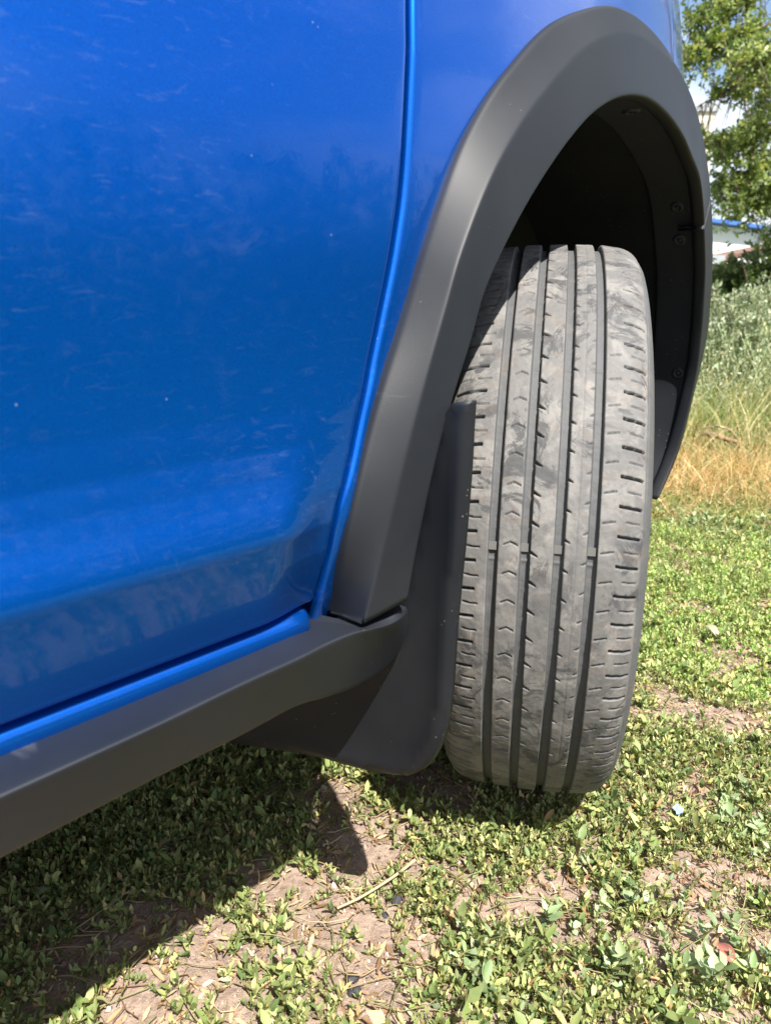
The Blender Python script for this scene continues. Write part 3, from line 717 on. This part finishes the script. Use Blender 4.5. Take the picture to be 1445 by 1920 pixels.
# grass blades further off
def blades(name, P, Lmin, Lmax, w, lean, palette, weights, mat, label, cat='grass', curve=.5):
    n = len(P); L = rng.uniform(Lmin, Lmax, n); a = rng.uniform(0, 2*pi, n); le = np.abs(rng.normal(lean, lean*.4, n)); d = np.stack([np.cos(a), np.sin(a)], -1)
    side = np.stack([-np.sin(a), np.cos(a), np.zeros(n)], -1)
    face = rng.uniform(0, pi, n); side = np.stack([np.cos(face), np.sin(face), np.zeros(n)], -1)
    Vs = []
    for k, t in enumerate((0, .45, .8, 1.)):
        ang = le*(1+curve*t*2); h = np.stack([d[:, 0]*np.sin(ang)*L*t, d[:, 1]*np.sin(ang)*L*t, np.maximum(np.cos(ang), .05)*L*t], -1)
        ww = (w*L/Lmax)[:, None]*(1, .8, .45, .06)[k]; Vs += [P+h-side*ww, P+h+side*ww]
    V = np.stack(Vs, 1); F = np.array([[0, 1, 3, 2], [2, 3, 5, 4], [4, 5, 7, 6]])
    F = (F[None]+(np.arange(n)*8)[:, None, None]).reshape(-1, 4); pal = np.array(palette); wt = np.array(weights)/sum(weights)
    c = pal[rng.choice(len(pal), n, p=wt)]*rng.uniform(.75, 1.25, (n, 1)); c = np.repeat(c, 8, 0)
    o = mesh(name, V.reshape(-1, 3), F, mat, None, False, cols=c, kind='stuff'); o['label'] = label; o['category'] = cat; return o
def polar(n, r0, r1, b0, b1, power=1.):                      # bearings in degrees left of +y, seen from the camera spot
    r = r0+(r1-r0)*rng.random(n)**power; b = np.radians(rng.uniform(b0, b1, n))
    x = CAM[0]-r*np.sin(b); y = CAM[1]+r*np.cos(b); return np.stack([x, y, gh(x, y)*np.clip((12-np.hypot(x, y))/6, 0, 1)], -1)
P = polar(16000, 3.6, 9, 10, 34, 1.3)
blades('meadow_grass', P, .05, .16, .0032, .45, [(.13, .24, .06), (.19, .30, .08), (.26, .32, .11), (.40, .36, .17)], [4, 4, 2, 1.3], MG, 'fresh green grass behind the strip of dry straw')
P = polar(11000, 1.5, 3.2, 8, 36, 1.0)
blades('mixed_grass', P, .02, .07, .0017, .7, [(.10, .17, .04), (.15, .21, .06), (.22, .22, .08)], [4, 4, 2], MG, 'short grass among the weeds beyond the tyre')
P = place(48000, -.9, 1.1, -.8, 1.5, lambda x, y: np.clip(cover(x, y)*(.35+hnoise(x, y, 8, 61)+.5*(y > .0)), 0, 1)); P = P[in_view(P)]
P = thin(P); blades('fine_grass', P, .008, .032, .0009, .75, [(.18, .27, .08), (.29, .36, .12), (.44, .42, .21), (.13, .20, .06)], [4, 4, 2, 2], MG, 'fine short grass threads between the weed leaves')
P = polar(5000, 2.9, 6.5, 10, 34)
blades('dry_meadow_stalks', P, .08, .32, .0022, .35, [(.50, .42, .24), (.42, .33, .16), (.30, .30, .12)], [3, 3, 2], MG, 'dry upright stalks mixed into the green meadow')
# straw patch
c0 = atz(1380, 870); d = None
x = rng.normal(0, 1, 15000); y = rng.uniform(-1, 1, 15000)
r = 2.62+.36*y+.17*x; bb = np.radians(rng.uniform(10, 32, 15000)); P = np.stack([CAM[0]-r*np.sin(bb), CAM[1]+r*np.cos(bb), 0*r+.004], -1)
blades('dry_straw', P, .05, .17, .0012, 1.25, [(.58, .40, .19), (.66, .50, .27), (.40, .23, .10), (.52, .30, .12)], [4, 2, 3, 3], MG, 'patch of dry golden straw lying across the grass', 'straw', .35)
P = polar(14000, 2.0, 3.5, 10, 32)
blades('straw_undergrass', P, .02, .06, .002, .6, [(.14, .20, .05), (.3, .26, .1)], [2, 1], MG, 'green shoots growing through the dry straw')
# outer lawn all around (seen reflected in the paint and from the side)
n = 10000; r = 2.0+24*rng.random(n)**2; a = rng.uniform(0, 2*pi, n); P = np.stack([r*np.cos(a), r*np.sin(a), 0*r], -1)
blades('lawn', P, .06, .18, .006, .5, [(.09, .15, .04), (.13, .18, .05), (.2, .2, .08)], [4, 4, 2], MG, 'rough grass of the open plot around the car')

# tall weeds: mugwort and chicory plants, each a thing
def tall_weed(name, label, cat, loc, h, palette, weights, mat, nb=9, flower=None, leafL=.035, dens=9, group=None, spread=.35):
    o = empty(name, label, cat, (loc[0], loc[1], 0), group)
    V, F = [], []; tips = []; off = 0
    for b in range(nb):
        a = random.uniform(0, 6.28); sp = random.uniform(.1, spread)*h; base = np.array([random.uniform(-.05, .05), random.uniform(-.05, .05), 0])
        hh = h*random.uniform(.6, 1.)
        path = [base+np.array([sp*cos(a)*t**1.5, sp*sin(a)*t**1.5, hh*t]) for t in np.linspace(0, 1, 6)]
        v, f = stem_quads(path, .004); V.append(v); F.append(f+off); off += len(v); tips.append(path)
    mesh('stem', np.vstack(V), np.vstack(F), MSTEM, o)
    pos = []
    for path in tips:
        for i in range(dens*4):
            t = random.uniform(.15, 1)*4.99; k = int(t); f = t-k; p = path[k]*(1-f)+path[k+1]*f
            r_ = .10*h*(1.1-t/5)+.02; pos.append(p+np.array([random.gauss(0, r_*.5), random.gauss(0, r_*.5), random.gauss(0, .02)]))
    lv = [sprig(.05, .5, 7, leafL, leafL*.22) for _ in range(4)]
    scatter('foliage', lv, np.array(pos), rng.uniform(.7, 1.3, len(pos)), palette, weights, mat, parent=o, kind='stuff', tilt=.6)
    if flower:
        FV, FF = [], []; q = 0
        for path in tips:
            for _ in range(4):
                p = path[random.choice((3, 4, 5))]+np.array([random.gauss(0, .05), random.gauss(0, .05), random.gauss(0, .03)])
                for kk in range(8):
                    a = kk*pi/4; u = np.array([cos(a), sin(a), .3])*.02; w = np.array([-sin(a), cos(a), 0])*.006
                    FV += [p, p+u*.7+w, p+u, p+u*.7-w]; FF.append((q, q+1, q+2, q+3)); q += 4
        mesh('flower', FV, FF, flower, o, False, kind='stuff')
    return o
MSTEM = simple('weed_stem', (.16, .17, .09), .7)
MFL = simple('pale_blue_petal', (.45, .5, .8), .6, 0, .1)
SILV = [(.30, .37, .24), (.42, .47, .34), (.22, .29, .15), (.52, .55, .44)]; LUSH = [(.06, .12, .03), (.09, .16, .04), (.14, .2, .06), (.04, .08, .02)]
def bear(px, r):                                             # ground spot at a pixel column and distance
    d = ray(px, 550); d = d/np.hypot(d[0], d[1]); return CAM[:2]+d[:2]*r
for px, r, h, lab in ((1372, 5.2, .66, 'silvery grey green mugwort with the tallest spire in front of the dark bush'), (1335, 5.6, .55, 'silvery mugwort growing right beside the bumper edge'),
                      (1415, 5.0, .62, 'silvery mugwort at the right edge of the picture'), (1450, 5.5, .72, 'silvery mugwort half outside the right edge')):
    tall_weed('mugwort', lab, 'weed', bear(px, r), h, SILV, [4, 4, 2, 2], MK, 10, None, .03, 12, 'silvery mugwort beyond the straw')
for px, r, h, lab in ((1350, 6.4, .66, 'tall chicory with pale blue flowers close to the bumper edge'), (1310, 5.4, .42, 'low chicory with pale blue flowers below the mugwort'), (1400, 6.2, .60, 'chicory with pale blue flowers against the dark bush')):
    tall_weed('chicory', lab, 'wild flower', bear(px, r), h, LUSH[:3]+SILV[:1], [3, 3, 2, 2], MK, 8, MFL, .03, 9, 'blue flowering chicory in the meadow')

# shrubs and trees
def leafy_crown(parent, pts, palette, weights, mat, L, w, sc=1., tilt=.7):
    lv = [sprig(L*1.2, .6, 7, L, L*w*1.15, (-40, 40), flat=L > .1) for _ in range(6)]
    return scatter('crown', lv, pts, rng.uniform(.75, 1.25, len(pts))*sc, palette, weights, mat, parent=parent, kind='stuff', tilt=tilt)
def tube(paths, name, mat, parent):
    V, F = [], []; q = 0; K = 7
    for path, r0, r1 in paths:
        n = len(path)
        for i, p in enumerate(path):
            d = Vector(path[min(i+1, n-1)])-Vector(path[max(i-1, 0)]); u = d.orthogonal().normalized(); w = d.normalized().cross(u); r = r0+(r1-r0)*i/(n-1)
            for j in range(K): a = 2*pi*j/K; V.append(Vector(p)+u*r*cos(a)+w*r*sin(a))
        for i in range(n-1):
            for j in range(K): F.append((q+i*K+j, q+i*K+(j+1) % K, q+(i+1)*K+(j+1) % K, q+(i+1)*K+j))
        q += n*K
    return mesh(name, V, F, mat, parent)
MBARK = simple('grey_brown_bark', (.12, .09, .065), .9, 0, .4, 9)
def blob(n, c, r, clump=14, cr=.3):
    cc = rng.normal(0, 1, (clump, 3)); cc /= np.linalg.norm(cc, axis=1)[:, None]; cc *= rng.uniform(.45, .95, (clump, 1))
    k = rng.integers(0, clump, n); p = cc[k]+rng.normal(0, cr*.6, (n, 3)); return p*np.array(r)+np.array(c)
def bush(px, r, h, wdt, label, palette, wts, n=1800):
    b = bear(px, r); o = empty('bush', label, 'bush', (b[0], b[1], 0), 'bushes in front of the white building')
    tube([([np.array([random.uniform(-.1, .1), random.uniform(-.1, .1), 0]), np.array([cos(a)*wdt*.3, sin(a)*wdt*.3, h*.5]), np.array([cos(a)*wdt*.5, sin(a)*wdt*.5, h*.8])], .02, .006) for a in np.linspace(0, 5.5, 7)], 'stem', MBARK, o)
    pts = blob(n, (0, 0, h*.52), (wdt*.5, wdt*.5, h*.46), 22, .33); pts[:, 2] = np.maximum(pts[:, 2], .03)
    leafy_crown(o, pts, palette, wts, MT, .05, .3); return o
DK = [(.035, .075, .02), (.06, .11, .03), (.10, .16, .045), (.15, .2, .06)]
bush(1445, 8.2, 1.02, 1.2, 'dark green bush at the right edge behind the mugwort', DK, [5, 4, 2, 1], 2600)
bush(1395, 10.5, .95, 1.5, 'lighter green bush covering the foot of the brown roofed shed', DK, [2, 3, 4, 2], 2400)
bush(1340, 11.5, .72, 1.6, 'low pale bush under the white wall beside the bumper', [(.12, .17, .06), (.2, .24, .1), (.09, .13, .04)], [3, 3, 2], 1900)
bush(1535, 9.5, 1.7, 1.5, 'tall bush rising at the right edge below the maple leaves', DK, [3, 3, 3, 2], 2600)
bush(1290, 12., 1.0, 1.8, 'bush hidden behind the bumper in line with the building', DK, [3, 3, 3, 1], 1200)
def weed_spires(name, n, r0, r1, hmin, hmax, pal, wts, label):                # loose stand of fine spires, nobody could count it
    P = polar(n, r0, r1, 10, 32); sp_ = [sprig(1., .25, 36, .065, .012, (10, 60)) for _ in range(6)]
    return scatter(name, sp_, P, rng.uniform(hmin, hmax, n), pal, wts, MK, tilt=.12, label=label, cat='weeds', stemcol=(.3, .33, .2))
weed_spires('weed_stand', 900, 3.7, 6.5, .16, .52, SILV+LUSH[:2]+[(.42, .38, .2)], [3, 3, 2, 2, 3, 3, 2], 'loose stand of fine silvery and green weed spires behind the grass')

# maple: trunk right of the frame, drooping branches into the picture
tb = bear(1700, 8.2); tree = empty('maple_tree', 'large ash leaved maple hanging its pale green branches over the upper right', 'tree', (tb[0], tb[1], 0))
def W2(px, py, r):                                           # point in the air at horizontal distance r, relative to the trunk base
    d = ray(px, py); p = CAM+d*(r/np.hypot(d[0], d[1])); return p-np.array([tb[0], tb[1], 0])
tube([([np.array([0, 0, 0.]), np.array([.05, .03, 1.2]), np.array([-.05, .1, 2.4]), np.array([-.15, .1, 3.8]), np.array([-.1, .2, 5.6])], .19, .07)], 'trunk', MBARK, tree)
limbs, leafpts = [], []
spec = [((1600,-150,8.0),(1500,-60,7.6),(1410,-20,7.2),(1340,10,7.0),(1290,45,6.9)), ((1620,-60,8.0),(1520,20,7.5),(1430,50,7.2),(1360,75,7.0),(1290,90,6.9)),
        ((1620,60,8),(1520,90,7.6),(1430,130,7.3),(1370,165,7.2),(1315,195,7.1)), ((1620,150,8.),(1520,200,7.8),(1440,235,7.5),(1390,255,7.3),(1335,270,7.1)),
        ((1620,240,8.1),(1520,270,7.8),(1450,300,7.6),(1400,325,7.4),(1350,345,7.3)), ((1620,-260,8.0),(1520,-190,7.5),(1430,-140,7.2),(1350,-110,7.0),(1290,-90,7.0)),
        ((1620,300,8.2),(1540,320,8.),(1470,345,7.8),(1430,360,7.7),(1400,375,7.6)), ((1600,-20,8.0),(1530,60,7.4),(1480,100,6.9),(1430,90,6.6),(1390,120,6.4)), ((1600,-320,8.3),(1450,-300,8.),(1350,-260,8.),(1250,-220,8.),(1180,-190,8.)),
        ((1650,-100,8.4),(1580,-50,8.6),(1500,40,8.8),(1430,180,9.),(1410,250,9.))]
for s_ in spec:
    pts = catmull(np.array([W2(*q) for q in s_]), 24); st0 = pts[0]*.0+np.array([-.05, .1, max(1.2, pts[0][2]-.6)]); limbs.append((np.vstack([st0[None], pts]), .022, .004))
    for t in range(3, 24):
        if random.random() < .17: continue
        for _ in range(4):
            p0 = pts[t]; dr = np.array([random.gauss(0, .12), random.gauss(0, .12), -abs(random.gauss(0, .17))]); tw = [p0, p0+dr*.5+np.array([0, 0, .03]), p0+dr]
            limbs.append((np.array(tw), .005, .002))
            k = random.randint(7, 12); f = np.array([random.random() for _ in range(k)])[:, None]
            leafpts.append(p0+dr*f+rng.normal(0, .045, (k, 3)))
tube(limbs, 'branch', MBARK, tree)
lp = np.vstack(leafpts); lp = lp[hnoise(lp[:, 0]*1.0+lp[:, 1]*.6, lp[:, 2], 3.2, 91) > .29]; far = blob(1800, (.2, .3, 4.6), (2.4, 2.4, 2.0), 40, .25)
# keep the crown above and to the right free of the picture's open sky
d = far+np.array([tb[0], tb[1], 0])-CAM; zc = d@FW; fpx = 722.5+FPX*(d@RT)/zc; far = far[(fpx > 1480) | (zc < 0)]
leafy_crown(tree, np.vstack([lp, far]), [(.14, .22, .06), (.21, .28, .08), (.31, .36, .12), (.08, .13, .035), (.44, .43, .16)], [4, 4, 3, 3, 1.2], MT, .044, .25, 1., .9)
def far_tree(px, r, h, cr, label, n=1500, trunk=.12, L=.16):
    b = bear(px, r); o = empty('tree', label, 'tree', (b[0], b[1], 0), 'trees around the plot')
    tube([([np.array([0, 0, 0.]), np.array([.1, 0, h*.4]), np.array([0, .1, h*.8])], trunk, trunk*.4)], 'trunk', MBARK, o)
    leafy_crown(o, blob(n, (0, 0, h*.62), (cr, cr, h*.38), 26, .3), DK, [3, 4, 3, 1], MT, L, .35); return o
far_tree(1356, 42, 4.7, 1.2, 'slim distant tree above the left end of the blue roof', 900)

# ------------------------------------------------------------------ buildings
def building_white():
    a, b = bear(1290, 27), bear(1500, 34); o = empty('white_building', 'long low white building with a blue roof edge beyond the bushes', 'building', (a[0], a[1], 0))
    d = np.array([b[0]-a[0], b[1]-a[1]]); Ln = np.hypot(*d); d /= Ln; n = np.array([-d[1], d[0]])
    def P(u, v, z): q = d*u+n*v; return (q[0], q[1], z)
    H0 = .575+27*(550-430)/1459.; H1 = .575+34*(550-462)/1459.
    def blockm(name, u0, u1, v0, v1, z0, z1a, z1b, mat, **k):
        V = [P(u0, v0, z0), P(u1, v0, z0), P(u1, v1, z0), P(u0, v1, z0), P(u0, v0, z1a), P(u1, v0, z1b), P(u1, v1, z1b), P(u0, v1, z1a)]
        return mesh(name, V, [(0, 1, 5, 4), (1, 2, 6, 5), (2, 3, 7, 6), (3, 0, 4, 7), (4, 5, 6, 7), (3, 2, 1, 0)], mat, o, False)
    wm = simple('white_render', (.78, .78, .78), .8, 0, .04, 3); bl = simple('blue_roof_metal', (.05, .16, .55), .5)
    blockm('wall', -6, Ln, 0, 9, 0, H0, H1, wm)
    rf = blockm('roof', -6.3, Ln+.3, -.35, 9.3, 0, 0, 0, bl); me = rf.data
    for i, v in enumerate(me.vertices):
        u_end = i in (1, 2, 5, 6); base = H1 if u_end else H0; v.co.z = base+(.03 if i < 4 else .13)
    dk = simple('dark_opening', (.03, .03, .035), .5)
    V = [P(5.2, -.02, 1.0), P(5.6, -.02, 1.0), P(5.6, -.02, 1.9), P(5.2, -.02, 1.9)]
    blockm('downpipe', 4.0, 4.1, -.12, -.03, .2, H0*.9, H0*.9, simple('grey_pipe', (.3, .3, .32), .5))
    return o
building_white()
def shed():
    b = bear(1400, 15.5); o = empty('shed', 'small shed with a sagging brown roof half hidden by bushes', 'shed', (b[0], b[1], 0))
    rt = RT[:2]; f = np.array([-rt[1], rt[0]])
    def P(u, v, z): q = rt*u+f*v; return (q[0], q[1], z)
    def bx(name, u0, u1, v0, v1, z0, z1, m, za=0):
        V = [P(u, v, z) for u in (u0, u1) for v in (v0, v1) for z in (z0, z1)]
        V = [(x, y, z+(za if i >= 4 and z == z1 else 0)) for i, (x, y, z) in enumerate(V)]
        return mesh(name, V, [(0, 1, 3, 2), (4, 6, 7, 5), (0, 4, 5, 1), (2, 3, 7, 6), (0, 2, 6, 4), (1, 5, 7, 3)], m, o, False)
    bx('wall', -.55, 2.2, 0, 1.6, 0, 1.1, simple('shed_boards', (.3, .27, .24), .9, 0, .3, 5))
    bm = simple('brown_roof', (.16, .09, .065), .9, 0, .35, 8)
    for k in range(8):
        u = -.75+k*.42; z = 1.12+k*.085
        bx('roof_board', u, u+.415, -.2, 1.8, z, z+.05, bm, .085)
    gb = simple('grey_sheet', (.34, .36, .38), .6)
    bx('lean_to_roof', -1.35, -.6, -.3, 1.2, 1.08, 1.22, gb); bx('lean_to_wall', -1.25, -.65, -.1, 1.1, 0, 1.07, gb)
    return o
shed()
def block_of_flats():
    b = bear(1200, 120); c = bear(1303, 120); o = empty('apartment_block', 'tall grey and cream apartment block far behind the maple leaves', 'building', (c[0], c[1], 0))
    rt = RT[:2]; f = np.array([-rt[1], rt[0]]); w = 26.; H = .575+120*(550-252)/1459.
    def P(u, v, z): q = rt*u+f*v; return (q[0], q[1], z)
    def bx(name, u0, u1, v0, v1, z0, z1, m, par=o):
        V = [P(u, v, z) for u in (u0, u1) for v in (v0, v1) for z in (z0, z1)]
        return mesh(name, V, [(0, 1, 3, 2), (4, 6, 7, 5), (0, 4, 5, 1), (2, 3, 7, 6), (0, 2, 6, 4), (1, 5, 7, 3)], m, par, False)
    wl = simple('cream_panel', (.55, .50, .42), .85, 0, .12, .3); gr = simple('grey_panel', (.36, .37, .39), .85, 0, .1, .3); wn = simple('window_dark', (.05, .06, .08), .15)
    bx('wall', -w, 0, 0, 12, 0, H-1, wl); bx('roof', -w-.3, .3, -.3, 12.3, H-1, H, gr)
    for fl in range(8):
        for k in range(8):
            u = -w+1.4+k*3.1; z = 1.2+fl*2.85
            if z+1.5 < H-1: bx('window', u, u+1.5, -.05, .05, z, z+1.5, wn)
    return o
block_of_flats()

# ------------------------------------------------------------------ unseen trees and leaf band added on the open side for the paint's reflection
n = 3800; a = rng.uniform(-1.35, 1.25, n); rr_ = rng.uniform(21, 27, n); hz = np.abs(rng.normal(0, 1.5, n))+.1
scatter('thicket', [sprig(.5, .6, 7, .5, .22, (-40, 40), flat=True) for _ in range(6)], np.stack([rr_*np.cos(a), rr_*np.sin(a), hz], -1), rng.uniform(.7, 1.3, n), DK, [3, 4, 3, 1], MT, tilt=.7, label='distant thicket along the open side of the plot', cat='thicket')  # out-of-view leaf mass added to close gaps between trees in the reflection
k = 0
labs = ['broad leafy tree across the plot mirrored in the door paint', 'tall tree on the far side of the plot facing the car door', 'rounded tree mirrored in the upper door', 'dark leafy tree standing level with the front wheel across the plot',
        'tree beyond the right shoulder of the camera', 'shorter tree between two taller ones across the plot', 'tree far ahead to the right of the car', 'tree behind the viewpoint on the open side']
for (x, y, h, cr), lab in zip([(17, 16, 6.5, 3.2), (21, 9, 7.5, 3.6), (12, 21, 6., 3.), (24, 2, 7., 3.6), (22, -7, 6.5, 3.4), (19, 21, 5.5, 3.), (6, 26, 6.5, 3.3), (16, -15, 7, 3.6)], labs):
    o = empty('tree', lab, 'tree', (x, y, 0), 'trees around the plot')
    tube([([np.array([0, 0, 0.]), np.array([.1, 0, h*.4]), np.array([0, .1, h*.8])], .2, .08)], 'trunk', MBARK, o)
    leafy_crown(o, blob(1000, (0, 0, h*.46), (cr*1.3, cr*1.3, h*.5), 40, .3), DK, [3, 4, 3, 1], MT, .32, .45)

# ------------------------------------------------------------------ loose small things on the ground
def ribbon(name, pts, r0, r1, mat, label, cat):
    p = catmull(np.array(pts), 16); c0 = p[0].copy(); o = tube([(p-c0, r0, r1)], name, mat, None); o.location = c0; o['label'] = label; o['category'] = cat; return o
tan = simple('dry_stalk', (.45, .34, .2), .8, 0, .2, 60)
ribbon('dry_stalk', [atz(632, 1703, .010), atz(680, 1680, .014), atz(740, 1642, .015), atz(778, 1612, .018)], .0011, .0016, tan, 'straight dry straw stalk on the bare soil left of the green weeds', 'stalk')
bk = simple('fallen_stick', (.27, .18, .1), .9, 0, .3, 40)
ribbon('stick', [atz(1315, 812, .05), atz(1345, 818, .06), atz(1365, 825, .04), atz(1405, 833, .02)], .012, .006, bk, 'crooked brown stick lying on the far edge of the straw', 'stick')
ribbon('straw_stalk', [atz(1300, 806, .04), atz(1345, 800, .10), atz(1370, 808, .06), atz(1378, 822, .02)], .004, .003, tan, 'arched pale dry stem beside the brown stick', 'straw')
def clod(px, py, r, mat, label, cat='clod', flat=.7, name='soil_clod'):
    p = atz(px, py); import bmesh
    bm = bmesh.new(); bmesh.ops.create_icosphere(bm, subdivisions=2, radius=r)
    s_ = random.random()*50
    for v in bm.verts:
        n = mathutils.noise.noise(v.co/r*1.1+Vector((s_, 0, 0))); v.co *= 1+.45*n; v.co.z *= flat
    me = bpy.data.meshes.new(name); bm.to_mesh(me); bm.free(); me.materials.append(mat)
    o = bpy.data.objects.new(name, me); COL.objects.link(o); o.location = (p[0], p[1], float(gh(p[0], p[1]))+r*.3); o['label'] = label; o['category'] = cat; return o
cl = simple('charcoal', (.035, .035, .04), .8, 0, .4, 300)
clod(660, 1842, .0062, cl, 'larger black cinder on the bare soil at the bottom')
clod(665, 1868, .0058, cl, 'black cinder nearest to the bottom edge of the picture'); clod(648, 1846, .0035, cl, 'tiny black cinder touching the larger one'); clod(745, 1690, .0065, cl, 'dark cinder beside the straw stalk'); clod(722, 1717, .0035, cl, 'small black crumb below the straw stalk', 'clod')
# gravel and crumbs
def crumbs():
    n = 18000; P = place(n*2, -.6, .9, -.8, .7, None, True)[:n]; P = P[in_view(P)]; n = len(P)
    base = np.array([(1, 0, 0), (-1, 0, 0), (0, 1, 0), (0, -1, 0), (0, 0, 1), (0, 0, -1)], float); F = np.array([(0, 2, 4), (2, 1, 4), (1, 3, 4), (3, 0, 4), (2, 0, 5), (1, 2, 5), (3, 1, 5), (0, 3, 5)])
    s = rng.gamma(1.6, .0008, n)+.0005; V = base[None]*rng.uniform(.6, 1.2, (n, 6, 1))*s[:, None, None]+P[:, None]; V[..., 2] += .0006
    c = np.repeat(np.array([(.34, .26, .2), (.22, .15, .12), (.5, .44, .38), (.08, .07, .07)])[rng.choice(4, n, p=[.4, .35, .15, .1])], 6, 0)
    mm = M('soil_crumb'); a = mm.n('Attribute', attribute_name='tint'); mm.l(a.outputs['Color'], mm.b.inputs['Base Color']); mm.set(Roughness=.95)
    o = mesh('soil_crumbs', V.reshape(-1, 3), (F[None]+(np.arange(n)*6)[:, None, None]).reshape(-1, 3), mm.m, None, False, cols=c, kind='stuff'); o['label'] = 'loose crumbs and grit on the bare soil'; o['category'] = 'gravel'
crumbs()
# scraps
def scrap(px, py, w, h, mat, label, name, cat, crumple=.004):
    p = atz(px, py, .012); n = 5; V = []
    for i in range(n):
        for j in range(n): V.append(((i/(n-1)-.5)*w+random.uniform(-.1, .1)*w, (j/(n-1)-.5)*h+random.uniform(-.1, .1)*h, random.uniform(0, crumple)+.3*crumple*math.sin(i)))
    F = [(i*n+j, (i+1)*n+j, (i+1)*n+j+1, i*n+j+1) for i in range(n-1) for j in range(n-1)]
    o = mesh(name, V, F, mat, None, False); o.location = p+np.array([0, 0, .006]); o.rotation_euler = (.5, .2, random.uniform(0, 3)); o['label'] = label; o['category'] = cat; return o
scrap(1268, 1528, .014, .010, simple('pale_blue_wrapper', (.25, .36, .48), .4, 0, .2, 200), 'crumpled pale blue wrapper scrap in the weeds right of the tyre', 'wrapper_scrap', 'litter')
def dead_leaf(px, py, L, mat, label):
    p = atz(px, py, .014); n = 7; V, F = [], []
    for i in range(n):
        t = i/(n-1); w = L*.24*math.sin(pi*min(1, t*1.02))**.8+L*.012
        for q in (-1, -.5, 0, .5, 1): V.append((q*w*random.uniform(.9, 1.1), t*L, abs(q)*w*.55+L*.18*math.sin(3.1*t)+random.uniform(0, .0006)))
    F = [(i*5+j, i*5+j+1, i*5+5+j+1, i*5+5+j) for i in range(n-1) for j in range(4)]
    o = mesh('dead_leaf', V, F, mat, None, True); o.location = p; o.rotation_euler = (random.uniform(-.2, .3), random.uniform(-.3, .3), random.uniform(0, 6)); o['label'] = label; o['category'] = 'leaf'; return o
dead_leaf(1345, 1768, .024, simple('red_dead_leaf', (.26, .10, .075), .6, 0, .35, 150), 'curled reddish dead leaf among the weeds at lower right')
dead_leaf(1365, 1340, .024, simple('pale_dead_leaf', (.30, .22, .17), .7, 0, .3, 150), 'pale dry leaf on the bare strip right of the tyre')
dead_leaf(1345, 1197, .036, simple('bleached_leaf', (.32, .27, .18), .7, 0, .3, 150), 'bleached dry leaf farther back in the weeds beyond the tyre')
